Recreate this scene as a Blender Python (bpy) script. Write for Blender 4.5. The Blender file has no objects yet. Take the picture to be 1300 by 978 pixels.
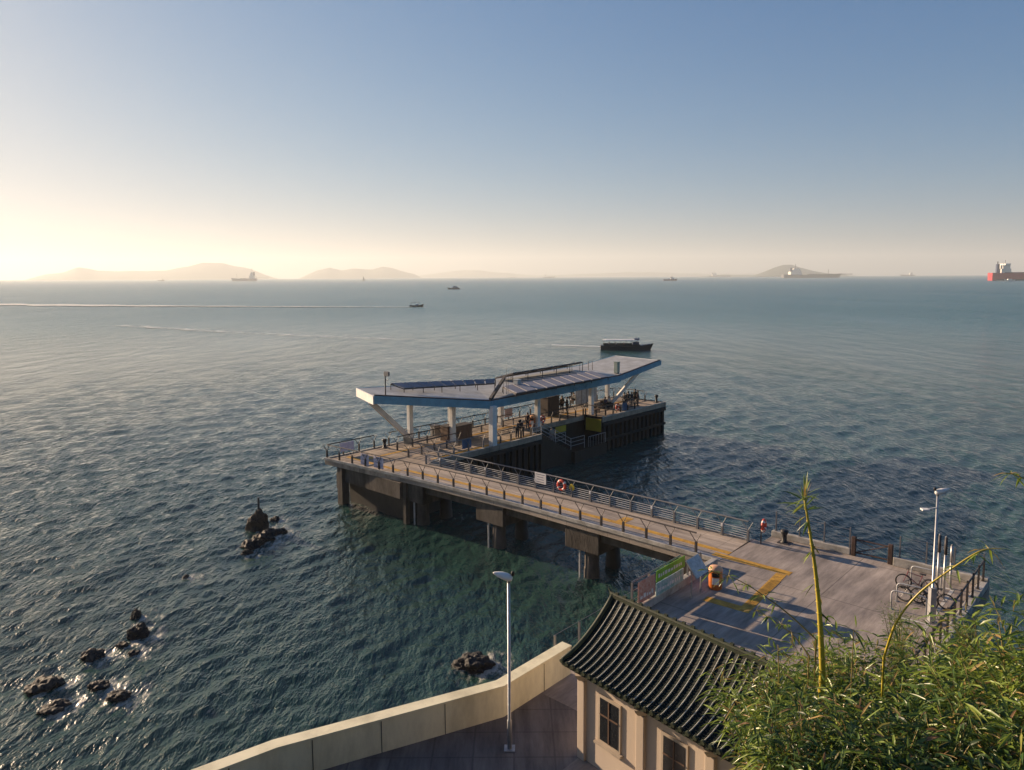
import bpy, math, random
import numpy as np
from mathutils import Vector, Matrix, noise as mnoise
random.seed(7)
R = math.radians
scene = bpy.context.scene
COL = scene.collection

# ------------------------------------------------------------------ camera
FPX, CX, CY = 940.0, 650.0, 444.0
CAMZ = 17.4
PITCH = math.atan((444 - 351.3) / FPX)
ROLL = -0.0050
cam_d = bpy.data.cameras.new('camera')
cam = bpy.data.objects.new('camera', cam_d)
COL.objects.link(cam)
cam.location = (0, 0, CAMZ)
cam.rotation_mode = 'XYZ'
RM = (Matrix.Rotation(R(90) - PITCH, 3, 'X') @ Matrix.Rotation(ROLL, 3, 'Z'))
cam.rotation_euler = RM.to_euler()
cam_d.sensor_width = 36
cam_d.lens = FPX * 36 / 1300
cam_d.shift_y = -(489 - 444) / 1300
cam_d.clip_end = 60000
cam_d.clip_start = 0.1
scene.camera = cam

def ray(px, py):
    return RM @ Vector(((px - CX) / FPX, -(py - CY) / FPX, -1.0))

def at(px, py, z=0.0):
    """survey point: where the line of sight meets the level z"""
    d = ray(px, py)
    t = (z - CAMZ) / d.z
    return Vector((d.x * t, d.y * t, z))

def atY(px, py, Y):
    d = ray(px, py)
    t = Y / d.y
    return Vector((d.x * t, Y, CAMZ + d.z * t))

# ------------------------------------------------------------------ frame of the pier
DZ = 3.4                                   # deck level
O = Vector((-14.358, 56.69, 0))
AX = math.atan2(-.675, .738)
FM = Matrix.Translation(O) @ Matrix.Rotation(AX, 4, 'Z')
FI = FM.inverted()
def W(x, y, z=0.0): return FM @ Vector((x, y, z))
def F(p): return FI @ p

# ------------------------------------------------------------------ materials
MATS = {}
def nodes(m):
    m.use_nodes = True
    nt = m.node_tree
    return nt, nt.nodes, nt.links

def mat(name, col, rough=.7, metal=0., var=.18, scale=3., bump=.0, stretch=(1, 1, 1), col2=None, spec=.5, stain=0., stain_scale=.5,
        sub=0., bscale=None, emit=None):
    if name in MATS: return MATS[name]
    m = bpy.data.materials.new(name); MATS[name] = m
    nt, N, L = nodes(m)
    b = N['Principled BSDF']
    b.inputs['Roughness'].default_value = rough
    b.inputs['Metallic'].default_value = metal
    b.inputs['Specular IOR Level'].default_value = spec
    tc = N.new('ShaderNodeTexCoord'); mp = N.new('ShaderNodeMapping')
    mp.inputs['Scale'].default_value = stretch
    L.new(tc.outputs['Object'], mp.inputs['Vector'])
    n = N.new('ShaderNodeTexNoise'); n.inputs['Scale'].default_value = scale; n.inputs['Detail'].default_value = 6
    n.inputs['Roughness'].default_value = .65
    L.new(mp.outputs[0], n.inputs['Vector'])
    r = N.new('ShaderNodeValToRGB')
    c2 = col2 or [min(1, c * (1 + var)) for c in col]
    c1 = [c * (1 - var) for c in col] if not col2 else col
    r.color_ramp.elements[0].color = (*c1, 1); r.color_ramp.elements[1].color = (*c2, 1)
    r.color_ramp.elements[0].position = .32; r.color_ramp.elements[1].position = .68
    L.new(n.outputs['Fac'], r.inputs[0])
    out = r.outputs[0]
    if stain > 0:
        n2 = N.new('ShaderNodeTexNoise'); n2.inputs['Scale'].default_value = stain_scale; n2.inputs['Detail'].default_value = 8
        n2.inputs['Roughness'].default_value = .7
        L.new(mp.outputs[0], n2.inputs['Vector'])
        r2 = N.new('ShaderNodeValToRGB'); r2.color_ramp.elements[0].position = .42; r2.color_ramp.elements[1].position = .66
        r2.color_ramp.elements[0].color = (1, 1, 1, 1); r2.color_ramp.elements[1].color = (1 - stain, 1 - stain * 1.05, 1 - stain * 1.15, 1)
        L.new(n2.outputs['Fac'], r2.inputs[0])
        mx = N.new('ShaderNodeMix'); mx.data_type = 'RGBA'; mx.blend_type = 'MULTIPLY'; mx.inputs[0].default_value = 1
        L.new(out, mx.inputs[6]); L.new(r2.outputs[0], mx.inputs[7]); out = mx.outputs[2]
    L.new(out, b.inputs['Base Color'])
    if bump > 0:
        bn = N.new('ShaderNodeBump'); bn.inputs['Strength'].default_value = .6; bn.inputs['Distance'].default_value = bump
        nb = n
        if bscale:
            nb = N.new('ShaderNodeTexNoise'); nb.inputs['Scale'].default_value = bscale; nb.inputs['Detail'].default_value = 5
            L.new(mp.outputs[0], nb.inputs['Vector'])
        L.new(nb.outputs['Fac'], bn.inputs['Height']); L.new(bn.outputs[0], b.inputs['Normal'])
    if sub > 0:
        b.inputs['Transmission Weight'].default_value = 0
    return m

M_conc = mat('concrete', (.30, .28, .25), .85, var=.2, scale=1.2, bump=.02, stain=.55, stain_scale=.6, bscale=12)
M_concd = mat('weathered_shade_concrete', (.085, .072, .06), .9, var=.35, scale=1.5, bump=.03, stain=.6, stain_scale=.9, stretch=(1, 1, .4), bscale=10)  # stained concrete, base tone lowered further to carry the pier side's shade
M_wetshade = mat('tide_shade_concrete', (.015, .014, .013), .6, var=.4, scale=2.5, bump=.04, stain=.5, stretch=(1, 1, .5))  # tidal concrete pushed near black, with the pier's shade in its colour
M_fender = mat('fender_timber', (.010, .009, .009), .75, var=.5, scale=3, bump=.03, stretch=(1, 1, .3))  # near black: the shade on the fendered side is put into the colour
M_steel = mat('galvanised_steel', (.42, .42, .42), .45, .7, var=.15, scale=6)
M_dark = mat('dark_bronze_metal', (.055, .047, .045), .6, .1, var=.25, scale=5)
M_rail = mat('grey_rail_steel', (.16, .16, .165), .6, .15, var=.2, scale=5)
M_lrail = mat('light_rail_steel', (.38, .39, .40), .55, .2, var=.2, scale=5)
M_white = mat('white_paint', (.74, .73, .70), .5, var=.07, scale=2, stain=.18, stain_scale=1.5)
M_cream = mat('cream_paint', (.84, .78, .54), .8, var=.08, scale=1.2, stain=.3, stain_scale=.8, stretch=(1, 1, .35), bump=.004, bscale=40)
M_teal = mat('teal_painted_fascia', (.12, .31, .42), .5, var=.12, scale=1.5, stain=.2, stain_scale=1)
M_roof = mat('pale_roof_sheet', (.38, .39, .385), .6, var=.14, scale=.8, stain=.35, stain_scale=.7)
M_orange = mat('orange_plastic', (.60, .17, .035), .45, var=.15, scale=3, stain=.2)
M_red = mat('red_buoy_foam', (.55, .06, .03), .5, var=.12, scale=5)
M_yellow = mat('yellow_tactile', (.55, .30, .035), .75, var=.22, scale=5, stain=.45, stain_scale=2.2, bump=.01, bscale=25)
M_yel = mat('yellow_panel_paint', (.50, .38, .03), .6, var=.2, scale=2, stain=.4)
M_black = mat('black_rubber', (.015, .015, .016), .6, var=.3, scale=6)
M_wood = mat('brown_timber', (.12, .07, .045), .7, var=.3, scale=4, stretch=(1, 1, .2))
M_kerb = mat('kerb_stone', (.42, .40, .36), .85, var=.18, scale=2, stain=.4, stain_scale=1.5, bump=.01, bscale=20)
M_cap = mat('grey_edge_strip', (.33, .33, .34), .8, var=.15, scale=2.5, stain=.3, stain_scale=1)
M_rock = mat('wet_rock', (.008, .007, .006), .75, var=.6, scale=2.5, bump=.12, bscale=5, stain=.4)
M_rockt = mat('dry_rock', (.06, .04, .025), .85, var=.5, scale=2.0, bump=.12, bscale=5, stain=.5, stain_scale=1.5)
M_line = mat('white_road_paint', (.62, .60, .56), .8, var=.15, scale=6, stain=.5, stain_scale=3)
M_hill = mat('wooded_hill', (.035, .055, .03), .95, var=.4, scale=.004)
M_skin = mat('skin', (.45, .28, .19), .6, var=.06, scale=5)
M_hair = mat('black_hair', (.015, .012, .01), .6, var=.2, scale=20)
M_blue = mat('blue_board', (.05, .11, .22), .5, var=.1)
M_glassp = mat('sign_face_grey', (.45, .48, .52), .35, var=.1, scale=4)
M_bamboo = mat('bamboo_culm', (.42, .33, .035), .4, var=.3, scale=4, stretch=(1, 1, .15))
M_twig = mat('bamboo_twig', (.22, .17, .05), .6, var=.3, scale=8)
M_dirt = mat('hillside_earth', (.035, .04, .018), .95, var=.5, scale=1.5, bump=.1, bscale=3)
M_tile = mat('green_glazed_tile', (.005, .011, .008), .6, spec=.25, var=.5, scale=9, stain=.5, stain_scale=3)
M_mortar = mat('pale_tile_rib', (.50, .50, .42), .5, var=.3, scale=8, stain=.45, stain_scale=5)
M_ridge = mat('ridge_tile_moss', (.028, .04, .018), .7, var=.4, scale=6, stain=.4)
M_eave = mat('eave_plaster', (.50, .42, .33), .8, var=.15, scale=4, stain=.3)
M_wall = mat('pink_cream_render', (.62, .52, .42), .85, var=.12, scale=2, stain=.3, stretch=(1, 1, .4))
M_poster = mat('lilac_poster', (.36, .33, .50), .5, var=.5, scale=5, col2=(.62, .6, .66))
M_green = mat('green_banner', (.18, .42, .03), .5, var=.25, scale=2)
M_postermix = mat('picture_banner', (.55, .6, .62), .5, col2=(.12, .35, .30), scale=5)
M_posterp = mat('picture_banner_warm', (.6, .45, .35), .5, col2=(.45, .12, .08), scale=8)
M_shipred = mat('ship_hull_red', (.45, .02, .03), .5, var=.15, scale=.02)
M_shipgrey = mat('ship_hull_grey', (.05, .055, .07), .5, var=.15, scale=.02)
M_shipwhite = mat('ship_white', (.7, .68, .62), .5, var=.06, scale=.05)
M_navy = mat('navy_paint', (.02, .035, .09), .5, var=.15, scale=1)
M_hull = mat('dark_boat_hull', (.018, .018, .022), .45, var=.3, scale=2)

def leaf_mat(name, c1, c2, dry=None):
    m = bpy.data.materials.new(name); MATS[name] = m
    nt, N, L = nodes(m)
    b = N['Principled BSDF']; out = N['Material Output']
    gi = N.new('ShaderNodeNewGeometry')
    r = N.new('ShaderNodeValToRGB')
    e = r.color_ramp.elements
    e[0].color = (*c1, 1); e[1].color = (*c2, 1)
    if dry:
        x = e.new(.88); x.color = (*c2, 1); e[2].color = (*dry, 1); e[2].position = .94
    L.new(gi.outputs['Random Per Island'], r.inputs[0]); L.new(r.outputs[0], b.inputs['Base Color'])
    b.inputs['Roughness'].default_value = .36
    t = N.new('ShaderNodeBsdfTranslucent'); L.new(r.outputs[0], t.inputs['Color'])
    mx = N.new('ShaderNodeMixShader'); mx.inputs[0].default_value = .35
    L.new(b.outputs[0], mx.inputs[1]); L.new(t.outputs[0], mx.inputs[2]); L.new(mx.outputs[0], out.inputs['Surface'])
    return m
M_leaf = leaf_mat('bamboo_leaf', (.045, .10, .016), (.27, .35, .05), (.38, .26, .09))
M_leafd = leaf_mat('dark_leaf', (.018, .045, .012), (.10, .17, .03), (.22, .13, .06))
M_leaff = leaf_mat('feathery_leaf', (.08, .13, .03), (.20, .27, .06))
for m_ in (M_leaf, M_leafd, M_leaff): MATS[m_.name] = m_

def mat_board(name, col, joint, size, axis='y', rough=.85, jw=.03):
    """deck paving with thin joints + dark directional streaks"""
    m = bpy.data.materials.new(name); MATS[name] = m
    nt, N, L = nodes(m); b = N['Principled BSDF']; b.inputs['Roughness'].default_value = rough
    tc = N.new('ShaderNodeTexCoord')
    mp = N.new('ShaderNodeMapping'); L.new(tc.outputs['Object'], mp.inputs['Vector'])
    mp.inputs['Scale'].default_value = (.35, 2.2, 1) if axis == 'y' else (2.2, .35, 1)
    n = N.new('ShaderNodeTexNoise'); n.inputs['Scale'].default_value = .9; n.inputs['Detail'].default_value = 9; n.inputs['Roughness'].default_value = .7
    L.new(mp.outputs[0], n.inputs['Vector'])
    r = N.new('ShaderNodeValToRGB'); r.color_ramp.elements[0].position = .33; r.color_ramp.elements[1].position = .67
    r.color_ramp.elements[0].color = (*[c * .42 for c in col], 1); r.color_ramp.elements[1].color = (*[c * 1.12 for c in col], 1)
    L.new(n.outputs['Fac'], r.inputs[0])
    n3 = N.new('ShaderNodeTexNoise'); n3.inputs['Scale'].default_value = .35; n3.inputs['Detail'].default_value = 5
    L.new(tc.outputs['Object'], n3.inputs['Vector'])
    r3 = N.new('ShaderNodeValToRGB'); r3.color_ramp.elements[0].position = .35; r3.color_ramp.elements[1].position = .65
    r3.color_ramp.elements[0].color = (.72, .72, .74, 1); r3.color_ramp.elements[1].color = (1.05, 1.03, 1, 1)
    L.new(n3.outputs['Fac'], r3.inputs[0])
    mx0 = N.new('ShaderNodeMix'); mx0.data_type = 'RGBA'; mx0.blend_type = 'MULTIPLY'; mx0.inputs[0].default_value = 1
    L.new(r.outputs[0], mx0.inputs[6]); L.new(r3.outputs[0], mx0.inputs[7])
    bt = N.new('ShaderNodeTexBrick'); bt.inputs['Scale'].default_value = 1
    bt.offset = 0; bt.squash = 1
    bt.inputs['Brick Width'].default_value = size[0]; bt.inputs['Row Height'].default_value = size[1]
    bt.inputs['Mortar Size'].default_value = jw; bt.inputs['Mortar Smooth'].default_value = .2
    bt.inputs['Color1'].default_value = (1, 1, 1, 1); bt.inputs['Color2'].default_value = (.93, .93, .93, 1)
    bt.inputs['Mortar'].default_value = (joint, joint, joint, 1)
    L.new(tc.outputs['Object'], bt.inputs['Vector'])
    mx = N.new('ShaderNodeMix'); mx.data_type = 'RGBA'; mx.blend_type = 'MULTIPLY'; mx.inputs[0].default_value = 1
    L.new(mx0.outputs[2], mx.inputs[6]); L.new(bt.outputs['Color'], mx.inputs[7]); L.new(mx.outputs[2], b.inputs['Base Color'])
    bn = N.new('ShaderNodeBump'); bn.inputs['Distance'].default_value = .015; bn.inputs['Strength'].default_value = .5
    nb = N.new('ShaderNodeTexNoise'); nb.inputs['Scale'].default_value = 14; nb.inputs['Detail'].default_value = 4
    L.new(tc.outputs['Object'], nb.inputs['Vector']); L.new(nb.outputs['Fac'], bn.inputs['Height']); L.new(bn.outputs[0], b.inputs['Normal'])
    return m
M_plaza = mat_board('plaza_concrete', (.42, .36, .31), .55, (5.2, 5.2), 'x')
M_deck = mat_board('bridge_deck_paving', (.50, .42, .34), .7, (1.45, 9), 'y')
M_head = mat_board('pier_deck_paving', (.48, .39, .30), .6, (20, 1.2), 'x')
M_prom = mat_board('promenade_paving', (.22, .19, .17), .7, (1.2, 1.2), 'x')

# ------------------------------------------------------------------ mesh builder
class MB:
    def __init__(s): s.v = []; s.f = []
    def add(s, vs, fs):
        k = len(s.v); s.v += [tuple(v) for v in vs]; s.f += [tuple(k + i for i in f) for f in fs]; return s
    def box(s, x0, x1, y0, y1, z0, z1):
        return s.add([(x0, y0, z0), (x1, y0, z0), (x1, y1, z0), (x0, y1, z0), (x0, y0, z1), (x1, y0, z1), (x1, y1, z1), (x0, y1, z1)],
                     [(0, 3, 2, 1), (4, 5, 6, 7), (0, 1, 5, 4), (1, 2, 6, 5), (2, 3, 7, 6), (3, 0, 4, 7)])
    def prism(s, poly, z0, z1):
        n = len(poly)
        a = sum(poly[i][0] * poly[(i + 1) % n][1] - poly[(i + 1) % n][0] * poly[i][1] for i in range(n))
        if a < 0: poly = poly[::-1]
        vs = [(p[0], p[1], z0) for p in poly] + [(p[0], p[1], z1) for p in poly]
        return s.add(vs, [tuple(range(n))[::-1], tuple(range(n, 2 * n))] + [(i, (i + 1) % n, n + (i + 1) % n, n + i) for i in range(n)])
    def slab(s, top, th):
        """sheet with given 3D top corners, thickness th downwards"""
        n = len(top); vs = [tuple(p) for p in top] + [(p[0], p[1], p[2] - th) for p in top]
        return s.add(vs, [tuple(range(n)), tuple(range(n, 2 * n))[::-1]] + [(i, n + i, n + (i + 1) % n, (i + 1) % n) for i in range(n)])
    def beam(s, p, q, w, h, up=(0, 0, 1)):
        p = Vector(p); q = Vector(q); d = (q - p).normalized(); up = Vector(up)
        if abs(d.dot(up)) > .99: up = Vector((1, 0, 0))
        a = d.cross(up).normalized() * (w / 2); b = a.cross(d).normalized() * (h / 2)
        vs = [p - a - b, p + a - b, p + a + b, p - a + b, q - a - b, q + a - b, q + a + b, q - a + b]
        return s.add(vs, [(0, 3, 2, 1), (4, 5, 6, 7), (0, 1, 5, 4), (1, 2, 6, 5), (2, 3, 7, 6), (3, 0, 4, 7)])
    def tube(s, pts, r, n=6, cap=True):
        pts = [Vector(p) for p in pts]; m = len(pts)
        rs = r if isinstance(r, (list, tuple)) else [r] * m
        k = len(s.v); prev = None
        for i, p in enumerate(pts):
            d = (pts[min(i + 1, m - 1)] - pts[max(i - 1, 0)]).normalized()
            if prev is None:
                a = d.cross(Vector((0, 0, 1)))
                if a.length < .05: a = d.cross(Vector((1, 0, 0)))
            else: a = prev - d * prev.dot(d)
            a.normalize(); prev = a; b = d.cross(a)
            for j in range(n):
                t = 2 * math.pi * j / n
                s.v.append(tuple(p + (a * math.cos(t) + b * math.sin(t)) * rs[i]))
        for i in range(m - 1):
            for j in range(n):
                j2 = (j + 1) % n
                s.f.append((k + i * n + j, k + i * n + j2, k + (i + 1) * n + j2, k + (i + 1) * n + j))
        if cap:
            s.f.append(tuple(k + j for j in range(n))[::-1]); s.f.append(tuple(k + (m - 1) * n + j for j in range(n)))
        return s
    def lathe(s, prof, c=(0, 0, 0), n=16, sx=1, sy=1):
        k = len(s.v); m = len(prof)
        for r, z in prof:
            for j in range(n):
                t = 2 * math.pi * j / n
                s.v.append((c[0] + r * sx * math.cos(t), c[1] + r * sy * math.sin(t), c[2] + z))
        for i in range(m - 1):
            for j in range(n):
                j2 = (j + 1) % n
                s.f.append((k + i * n + j, k + i * n + j2, k + (i + 1) * n + j2, k + (i + 1) * n + j))
        s.f.append(tuple(k + j for j in range(n))[::-1]); s.f.append(tuple(k + (m - 1) * n + j for j in range(n)))
        return s
    def torus(s, c, R_, r, M=None, n=24, k=8, a0=0, a1=2 * math.pi):
        M = M or Matrix.Identity(3); c = Vector(c); b = len(s.v)
        full = abs(a1 - a0 - 2 * math.pi) < 1e-6; cnt = n if full else n + 1
        for i in range(cnt):
            t = a0 + (a1 - a0) * i / n
            for j in range(k):
                q = 2 * math.pi * j / k
                s.v.append(tuple(c + M @ Vector(((R_ + r * math.cos(q)) * math.cos(t), (R_ + r * math.cos(q)) * math.sin(t), r * math.sin(q)))))
        for i in range(n):
            i2 = (i + 1) % cnt
            for j in range(k):
                j2 = (j + 1) % k
                s.f.append((b + i * k + j, b + i2 * k + j, b + i2 * k + j2, b + i * k + j2))
        if not full:
            s.f.append(tuple(b + j for j in range(k))); s.f.append(tuple(b + n * k + j for j in range(k))[::-1])
        return s
    def ball(s, c, r, n=8, sq=(1, 1, 1)):
        prof = [(max(.001, math.sin(math.pi * i / n)) * r, -math.cos(math.pi * i / n) * r * sq[2]) for i in range(n + 1)]
        return s.lathe(prof, c, n + 4, sq[0], sq[1])
    def build(s, name, m, parent=None, o=(0, 0, 0), smooth=False, bevel=0, M=None):
        o = Vector(o)
        me = bpy.data.meshes.new(name)
        vs = [tuple(Vector(v) - o) for v in s.v] if M is None else [tuple(M @ Vector(v)) for v in s.v]
        me.from_pydata(vs, [], s.f); me.validate(); me.update()
        ob = bpy.data.objects.new(name, me); COL.objects.link(ob)
        me.materials.append(m)
        if smooth:
            me.polygons.foreach_set('use_smooth', [True] * len(me.polygons))
        if bevel:
            bm_ = ob.modifiers.new('bevel', 'BEVEL'); bm_.width = bevel; bm_.segments = 2; bm_.limit_method = 'ANGLE'
        if parent is not None: ob.parent = parent
        return ob

def tag(o, label=None, cat=None, group=None, kind=None):
    if label: o['label'] = label
    if cat: o['category'] = cat
    if group: o['group'] = group
    if kind: o['kind'] = kind
    return o

def thing(name, label, cat, loc=(0, 0, 0), rz=0, group=None):
    o = bpy.data.objects.new(name, None); COL.objects.link(o)
    o.location = loc; o.rotation_euler = (0, 0, rz); o.empty_display_size = .3
    return tag(o, label, cat, group)

def fthing(name, label, cat, x, y, z=DZ, group=None):
    """thing whose parts are written in pier-frame coordinates; returns root and its origin"""
    return thing(name, label, cat, W(x, y, z), AX, group), (x, y, z)

def copy_tree(o, parent=None):
    c = o.copy(); COL.objects.link(c); c.parent = parent
    for ch in o.children: copy_tree(ch, c)
    return c

def dup(o, loc, rz, label, s=1.0):
    c = copy_tree(o); c.location = loc; c.rotation_euler = (0, 0, rz); c['label'] = label; c.scale = (s, s, s)
    return c

# ------------------------------------------------------------------ world, sun, haze
SAZ, SEL = R(54), R(14)                      # sun azimuth to the left of the view, elevation
sundir = Vector((-math.sin(SAZ) * math.cos(SEL), math.cos(SAZ) * math.cos(SEL), math.sin(SEL)))
w = bpy.data.worlds.new('World'); scene.world = w; w.use_nodes = True
nt, N, L = w.node_tree, w.node_tree.nodes, w.node_tree.links
bg = N['Background']; bg.inputs['Strength'].default_value = .088
sky = N.new('ShaderNodeTexSky'); sky.sky_type = 'NISHITA'; sky.sun_disc = False
sky.sun_elevation = SEL; sky.sun_rotation = -SAZ
sky.altitude = 0; sky.air_density = 1.0; sky.dust_density = .9; sky.ozone_density = 6.0
KS = 5.5          # soft shoulder of the bright aureole: c * K / (c + K)
v1 = N.new('ShaderNodeVectorMath'); v1.operation = 'ADD'; v1.inputs[1].default_value = (KS, KS, KS * .78); L.new(sky.outputs[0], v1.inputs[0])
v2 = N.new('ShaderNodeVectorMath'); v2.operation = 'DIVIDE'; L.new(sky.outputs[0], v2.inputs[0]); L.new(v1.outputs[0], v2.inputs[1])
v3 = N.new('ShaderNodeVectorMath'); v3.operation = 'MULTIPLY'; v3.inputs[1].default_value = (KS * .98, KS * .945, KS * .86); L.new(v2.outputs[0], v3.inputs[0])
hs = N.new('ShaderNodeHueSaturation'); hs.inputs['Saturation'].default_value = 1.15
L.new(v3.outputs[0], hs.inputs['Color']); L.new(hs.outputs[0], bg.inputs['Color'])
sd = bpy.data.lights.new('sun', 'SUN'); sd.energy = 5.0; sd.angle = R(.6); sd.color = (1, .74, .50)
so = bpy.data.objects.new('sun', sd); COL.objects.link(so); so.location = (0, 0, 60)
so.rotation_euler = sundir.to_track_quat('Z', 'Y').to_euler()

HAZE = 1.08e-4
hz = MB().box(-15600, 15600, -1500, 15600, -9, 420).build('haze', bpy.data.materials.new('haze_air'))
tag(hz, kind='stuff'); hz['label'] = 'pale evening haze lying over the sea'
nt, N, L = nodes(hz.data.materials[0])
N.remove(N['Principled BSDF'])
pv = N.new('ShaderNodeVolumePrincipled'); pv.inputs['Color'].default_value = (.84, .88, .89, 1)
pv.inputs['Density'].default_value = HAZE; pv.inputs['Anisotropy'].default_value = .27
L.new(pv.outputs[0], N['Material Output'].inputs['Volume'])

scene.view_settings.view_transform = 'Standard'; scene.view_settings.look = 'None'
scene.view_settings.gamma = 1; scene.view_settings.exposure = 1.16; scene.view_settings.use_curve_mapping = False
scene.cycles.max_bounces = 6; scene.cycles.volume_bounces = 1; scene.cycles.transparent_max_bounces = 8
scene.cycles.use_denoising = True
scene.cycles.sample_clamp_indirect = 6; scene.cycles.sample_clamp_direct = 4

# ------------------------------------------------------------------ rocks (positions first: the sea foams round them)
ROCKS = [  # px, py of the waterline centre, width px, height px, depth factor, kind
    (327, 672, 27, 27, .8, 'tall'), (321, 694, 25, 14, 1, 'r'), (334, 686, 24, 13, 1, 'r'), (347, 677, 20, 9, 1, 'r'), (357, 677, 14, 7, 1, 'r'),
    (349, 660, 12, 5, 1, 'r'), (313, 703, 14, 7, 1, 'r'),
    (171, 784, 13, 11, 1, 'r'), (176, 806, 25, 17, 1, 'r'), (118, 834, 24, 12, 1, 'r'), (156, 820, 14, 6, 1, 'r'), (170, 829, 12, 5, 1, 'r'),
    (55, 872, 34, 15, 1, 'r'), (125, 873, 26, 10, 1, 'r'), (150, 885, 28, 10, 1, 'r'), (236, 733, 9, 4, 1, 'r'), (600, 845, 40, 17, 1, 'r'), (70, 898, 30, 9, 1, 'r')]
rock_w = [(at(px, py, 0), wd) for px, py, wd, h, d, k in ROCKS]
for (fx, fy) in ((9.8, 1.4), (9.8, 3.5), (16.9, 1.6), (16.9, 3.7), (24.2, 1.6), (24.2, 3.7), (30.8, 1.5), (1.6, 0), (4, 1.4), (7, 1.5)):
    rock_w.append((W(fx, fy, 0), 16))

# ------------------------------------------------------------------ sea
def make_sea():
    rng = np.random.default_rng(5)
    a = [-180.0]
    while a[-1] < 180:
        x = abs(a[-1]); a.append(a[-1] + (.13 if x < 39 else (.35 if x < 50 else 3.0)))
    a[-1] = 180.0
    ang = np.radians(np.array(a))
    r = [14.0]
    while r[-1] < 15000:
        q = r[-1]; r.append(q + min(max(.27, q * q / 17.4 / 740 * .75), 500))
    r[-1] = 15000.
    r = np.array(r); dr = np.gradient(r)
    A, Rr = np.meshgrid(ang, r)
    X = Rr * np.sin(A); Y = Rr * np.cos(A)
    Z = np.zeros_like(X); cell = np.repeat(dr[:, None], len(ang), 1)
    main = math.radians(-55)                       # travel direction: to the right and towards the shore
    for i in range(110):
        lam = 0.62 * (6.0 / .62) ** (rng.random() ** 1.7)
        th = main + rng.normal(0, .5)
        k = 2 * math.pi / lam
        amp = .0064 * lam ** .10
        fade = np.clip((lam / cell - 2.4) / 2.5, 0, 1)
        ph = k * (X * math.cos(th) + Y * math.sin(th)) + rng.random() * 6.28
        s = np.sin(ph)
        near = 1 - .75 * np.clip((lam - 1.6) / 2, 0, 1) * np.clip((80 - Rr) / 50, 0, 1)
        Z += amp * fade * near * (s + .25 * (s * s - .5) * 2)
    # calmer water in the lee of the pier
    nv = X.size
    # foam factor round rocks
    foam = np.zeros_like(X)
    for p, wd in rock_w:
        d = np.hypot((X - p.x - .5), (Y - p.y)) ; rad = wd / 940 * p.y * .5
        foam = np.maximum(foam, np.clip(1 - (d - rad) / (1.2 + rad * .9), 0, 1) * (.55 if wd == 16 else 1))
    co = np.stack([X.ravel(), Y.ravel(), Z.ravel()], 1).astype(np.float32)
    nr, na = X.shape
    idx = np.arange(nv).reshape(nr, na)
    q = np.stack([idx[:-1, :-1], idx[:-1, 1:], idx[1:, 1:], idx[1:, :-1]], -1).reshape(-1, 4)[:, ::-1]
    me = bpy.data.meshes.new('sea')
    me.vertices.add(nv); me.vertices.foreach_set('co', co.ravel())
    me.loops.add(q.size); me.loops.foreach_set('vertex_index', q.ravel().astype(np.int32))
    me.polygons.add(len(q)); me.polygons.foreach_set('loop_start', np.arange(0, q.size, 4, dtype=np.int32))
    me.polygons.foreach_set('loop_total', np.full(len(q), 4, np.int32))
    me.polygons.foreach_set('use_smooth', np.ones(len(q), bool))
    me.update(calc_edges=True)
    at_ = me.attributes.new('foam', 'FLOAT', 'POINT'); at_.data.foreach_set('value', foam.ravel().astype(np.float32))
    ob = bpy.data.objects.new('sea', me); COL.objects.link(ob)
    tag(ob, 'rippled green grey sea reaching the horizon', None, None, 'structure')
    m = bpy.data.materials.new('sea_water'); me.materials.append(m)
    nt, N, L = nodes(m); b = N['Principled BSDF']
    b.inputs['IOR'].default_value = 1.333; b.inputs['Roughness'].default_value = .07
    tc = N.new('ShaderNodeTexCoord')
    def mapped(sc, rot):
        mp = N.new('ShaderNodeMapping'); mp.inputs['Rotation'].default_value = (0, 0, rot); mp.inputs['Scale'].default_value = sc
        L.new(tc.outputs['Object'], mp.inputs['Vector']); return mp.outputs[0]
    def nz(vec, scale, detail, rough=.55):
        n = N.new('ShaderNodeTexNoise'); n.inputs['Scale'].default_value = scale; n.inputs['Detail'].default_value = detail
        n.inputs['Roughness'].default_value = rough; L.new(vec, n.inputs['Vector']); return n.outputs['Fac']
    def mul(a, k):
        x = N.new('ShaderNodeMath'); x.operation = 'MULTIPLY'; L.new(a, x.inputs[0])
        if isinstance(k, (int, float)): x.inputs[1].default_value = k
        else: L.new(k, x.inputs[1])
        return x.outputs[0]
    def add(a, c):
        x = N.new('ShaderNodeMath'); L.new(a, x.inputs[0]); L.new(c, x.inputs[1]); return x.outputs[0]
    v1 = mapped((1, .38, 1), R(55)); v2 = mapped((1, .55, 1), R(20))
    # gust patches modulate the ripples
    g = nz(mapped((1, .35, 1), R(-8)), .018, 4)
    gr = N.new('ShaderNodeMapRange'); gr.inputs[1].default_value = .35; gr.inputs[2].default_value = .65; gr.inputs[3].default_value = .6; gr.inputs[4].default_value = 1.3
    L.new(g, gr.inputs[0])
    h = add(add(mul(nz(v1, 2.1, 3), .27), mul(nz(v2, 5.0, 4), .10)), mul(nz(v1, .22, 2), .8))
    h = mul(h, gr.outputs[0])
    bn = N.new('ShaderNodeBump'); bn.inputs['Strength'].default_value = 1; bn.inputs['Distance'].default_value = 1
    L.new(h, bn.inputs['Height']); L.new(bn.outputs[0], b.inputs['Normal'])
    # body colour: slow variation of silty green
    cr = N.new('ShaderNodeValToRGB'); cr.color_ramp.elements[0].color = (.016, .042, .037, 1); cr.color_ramp.elements[1].color = (.024, .058, .048, 1)
    cr.color_ramp.elements[0].position = .35; cr.color_ramp.elements[1].position = .65
    L.new(nz(tc.outputs['Object'], .02, 4), cr.inputs[0])
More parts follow.
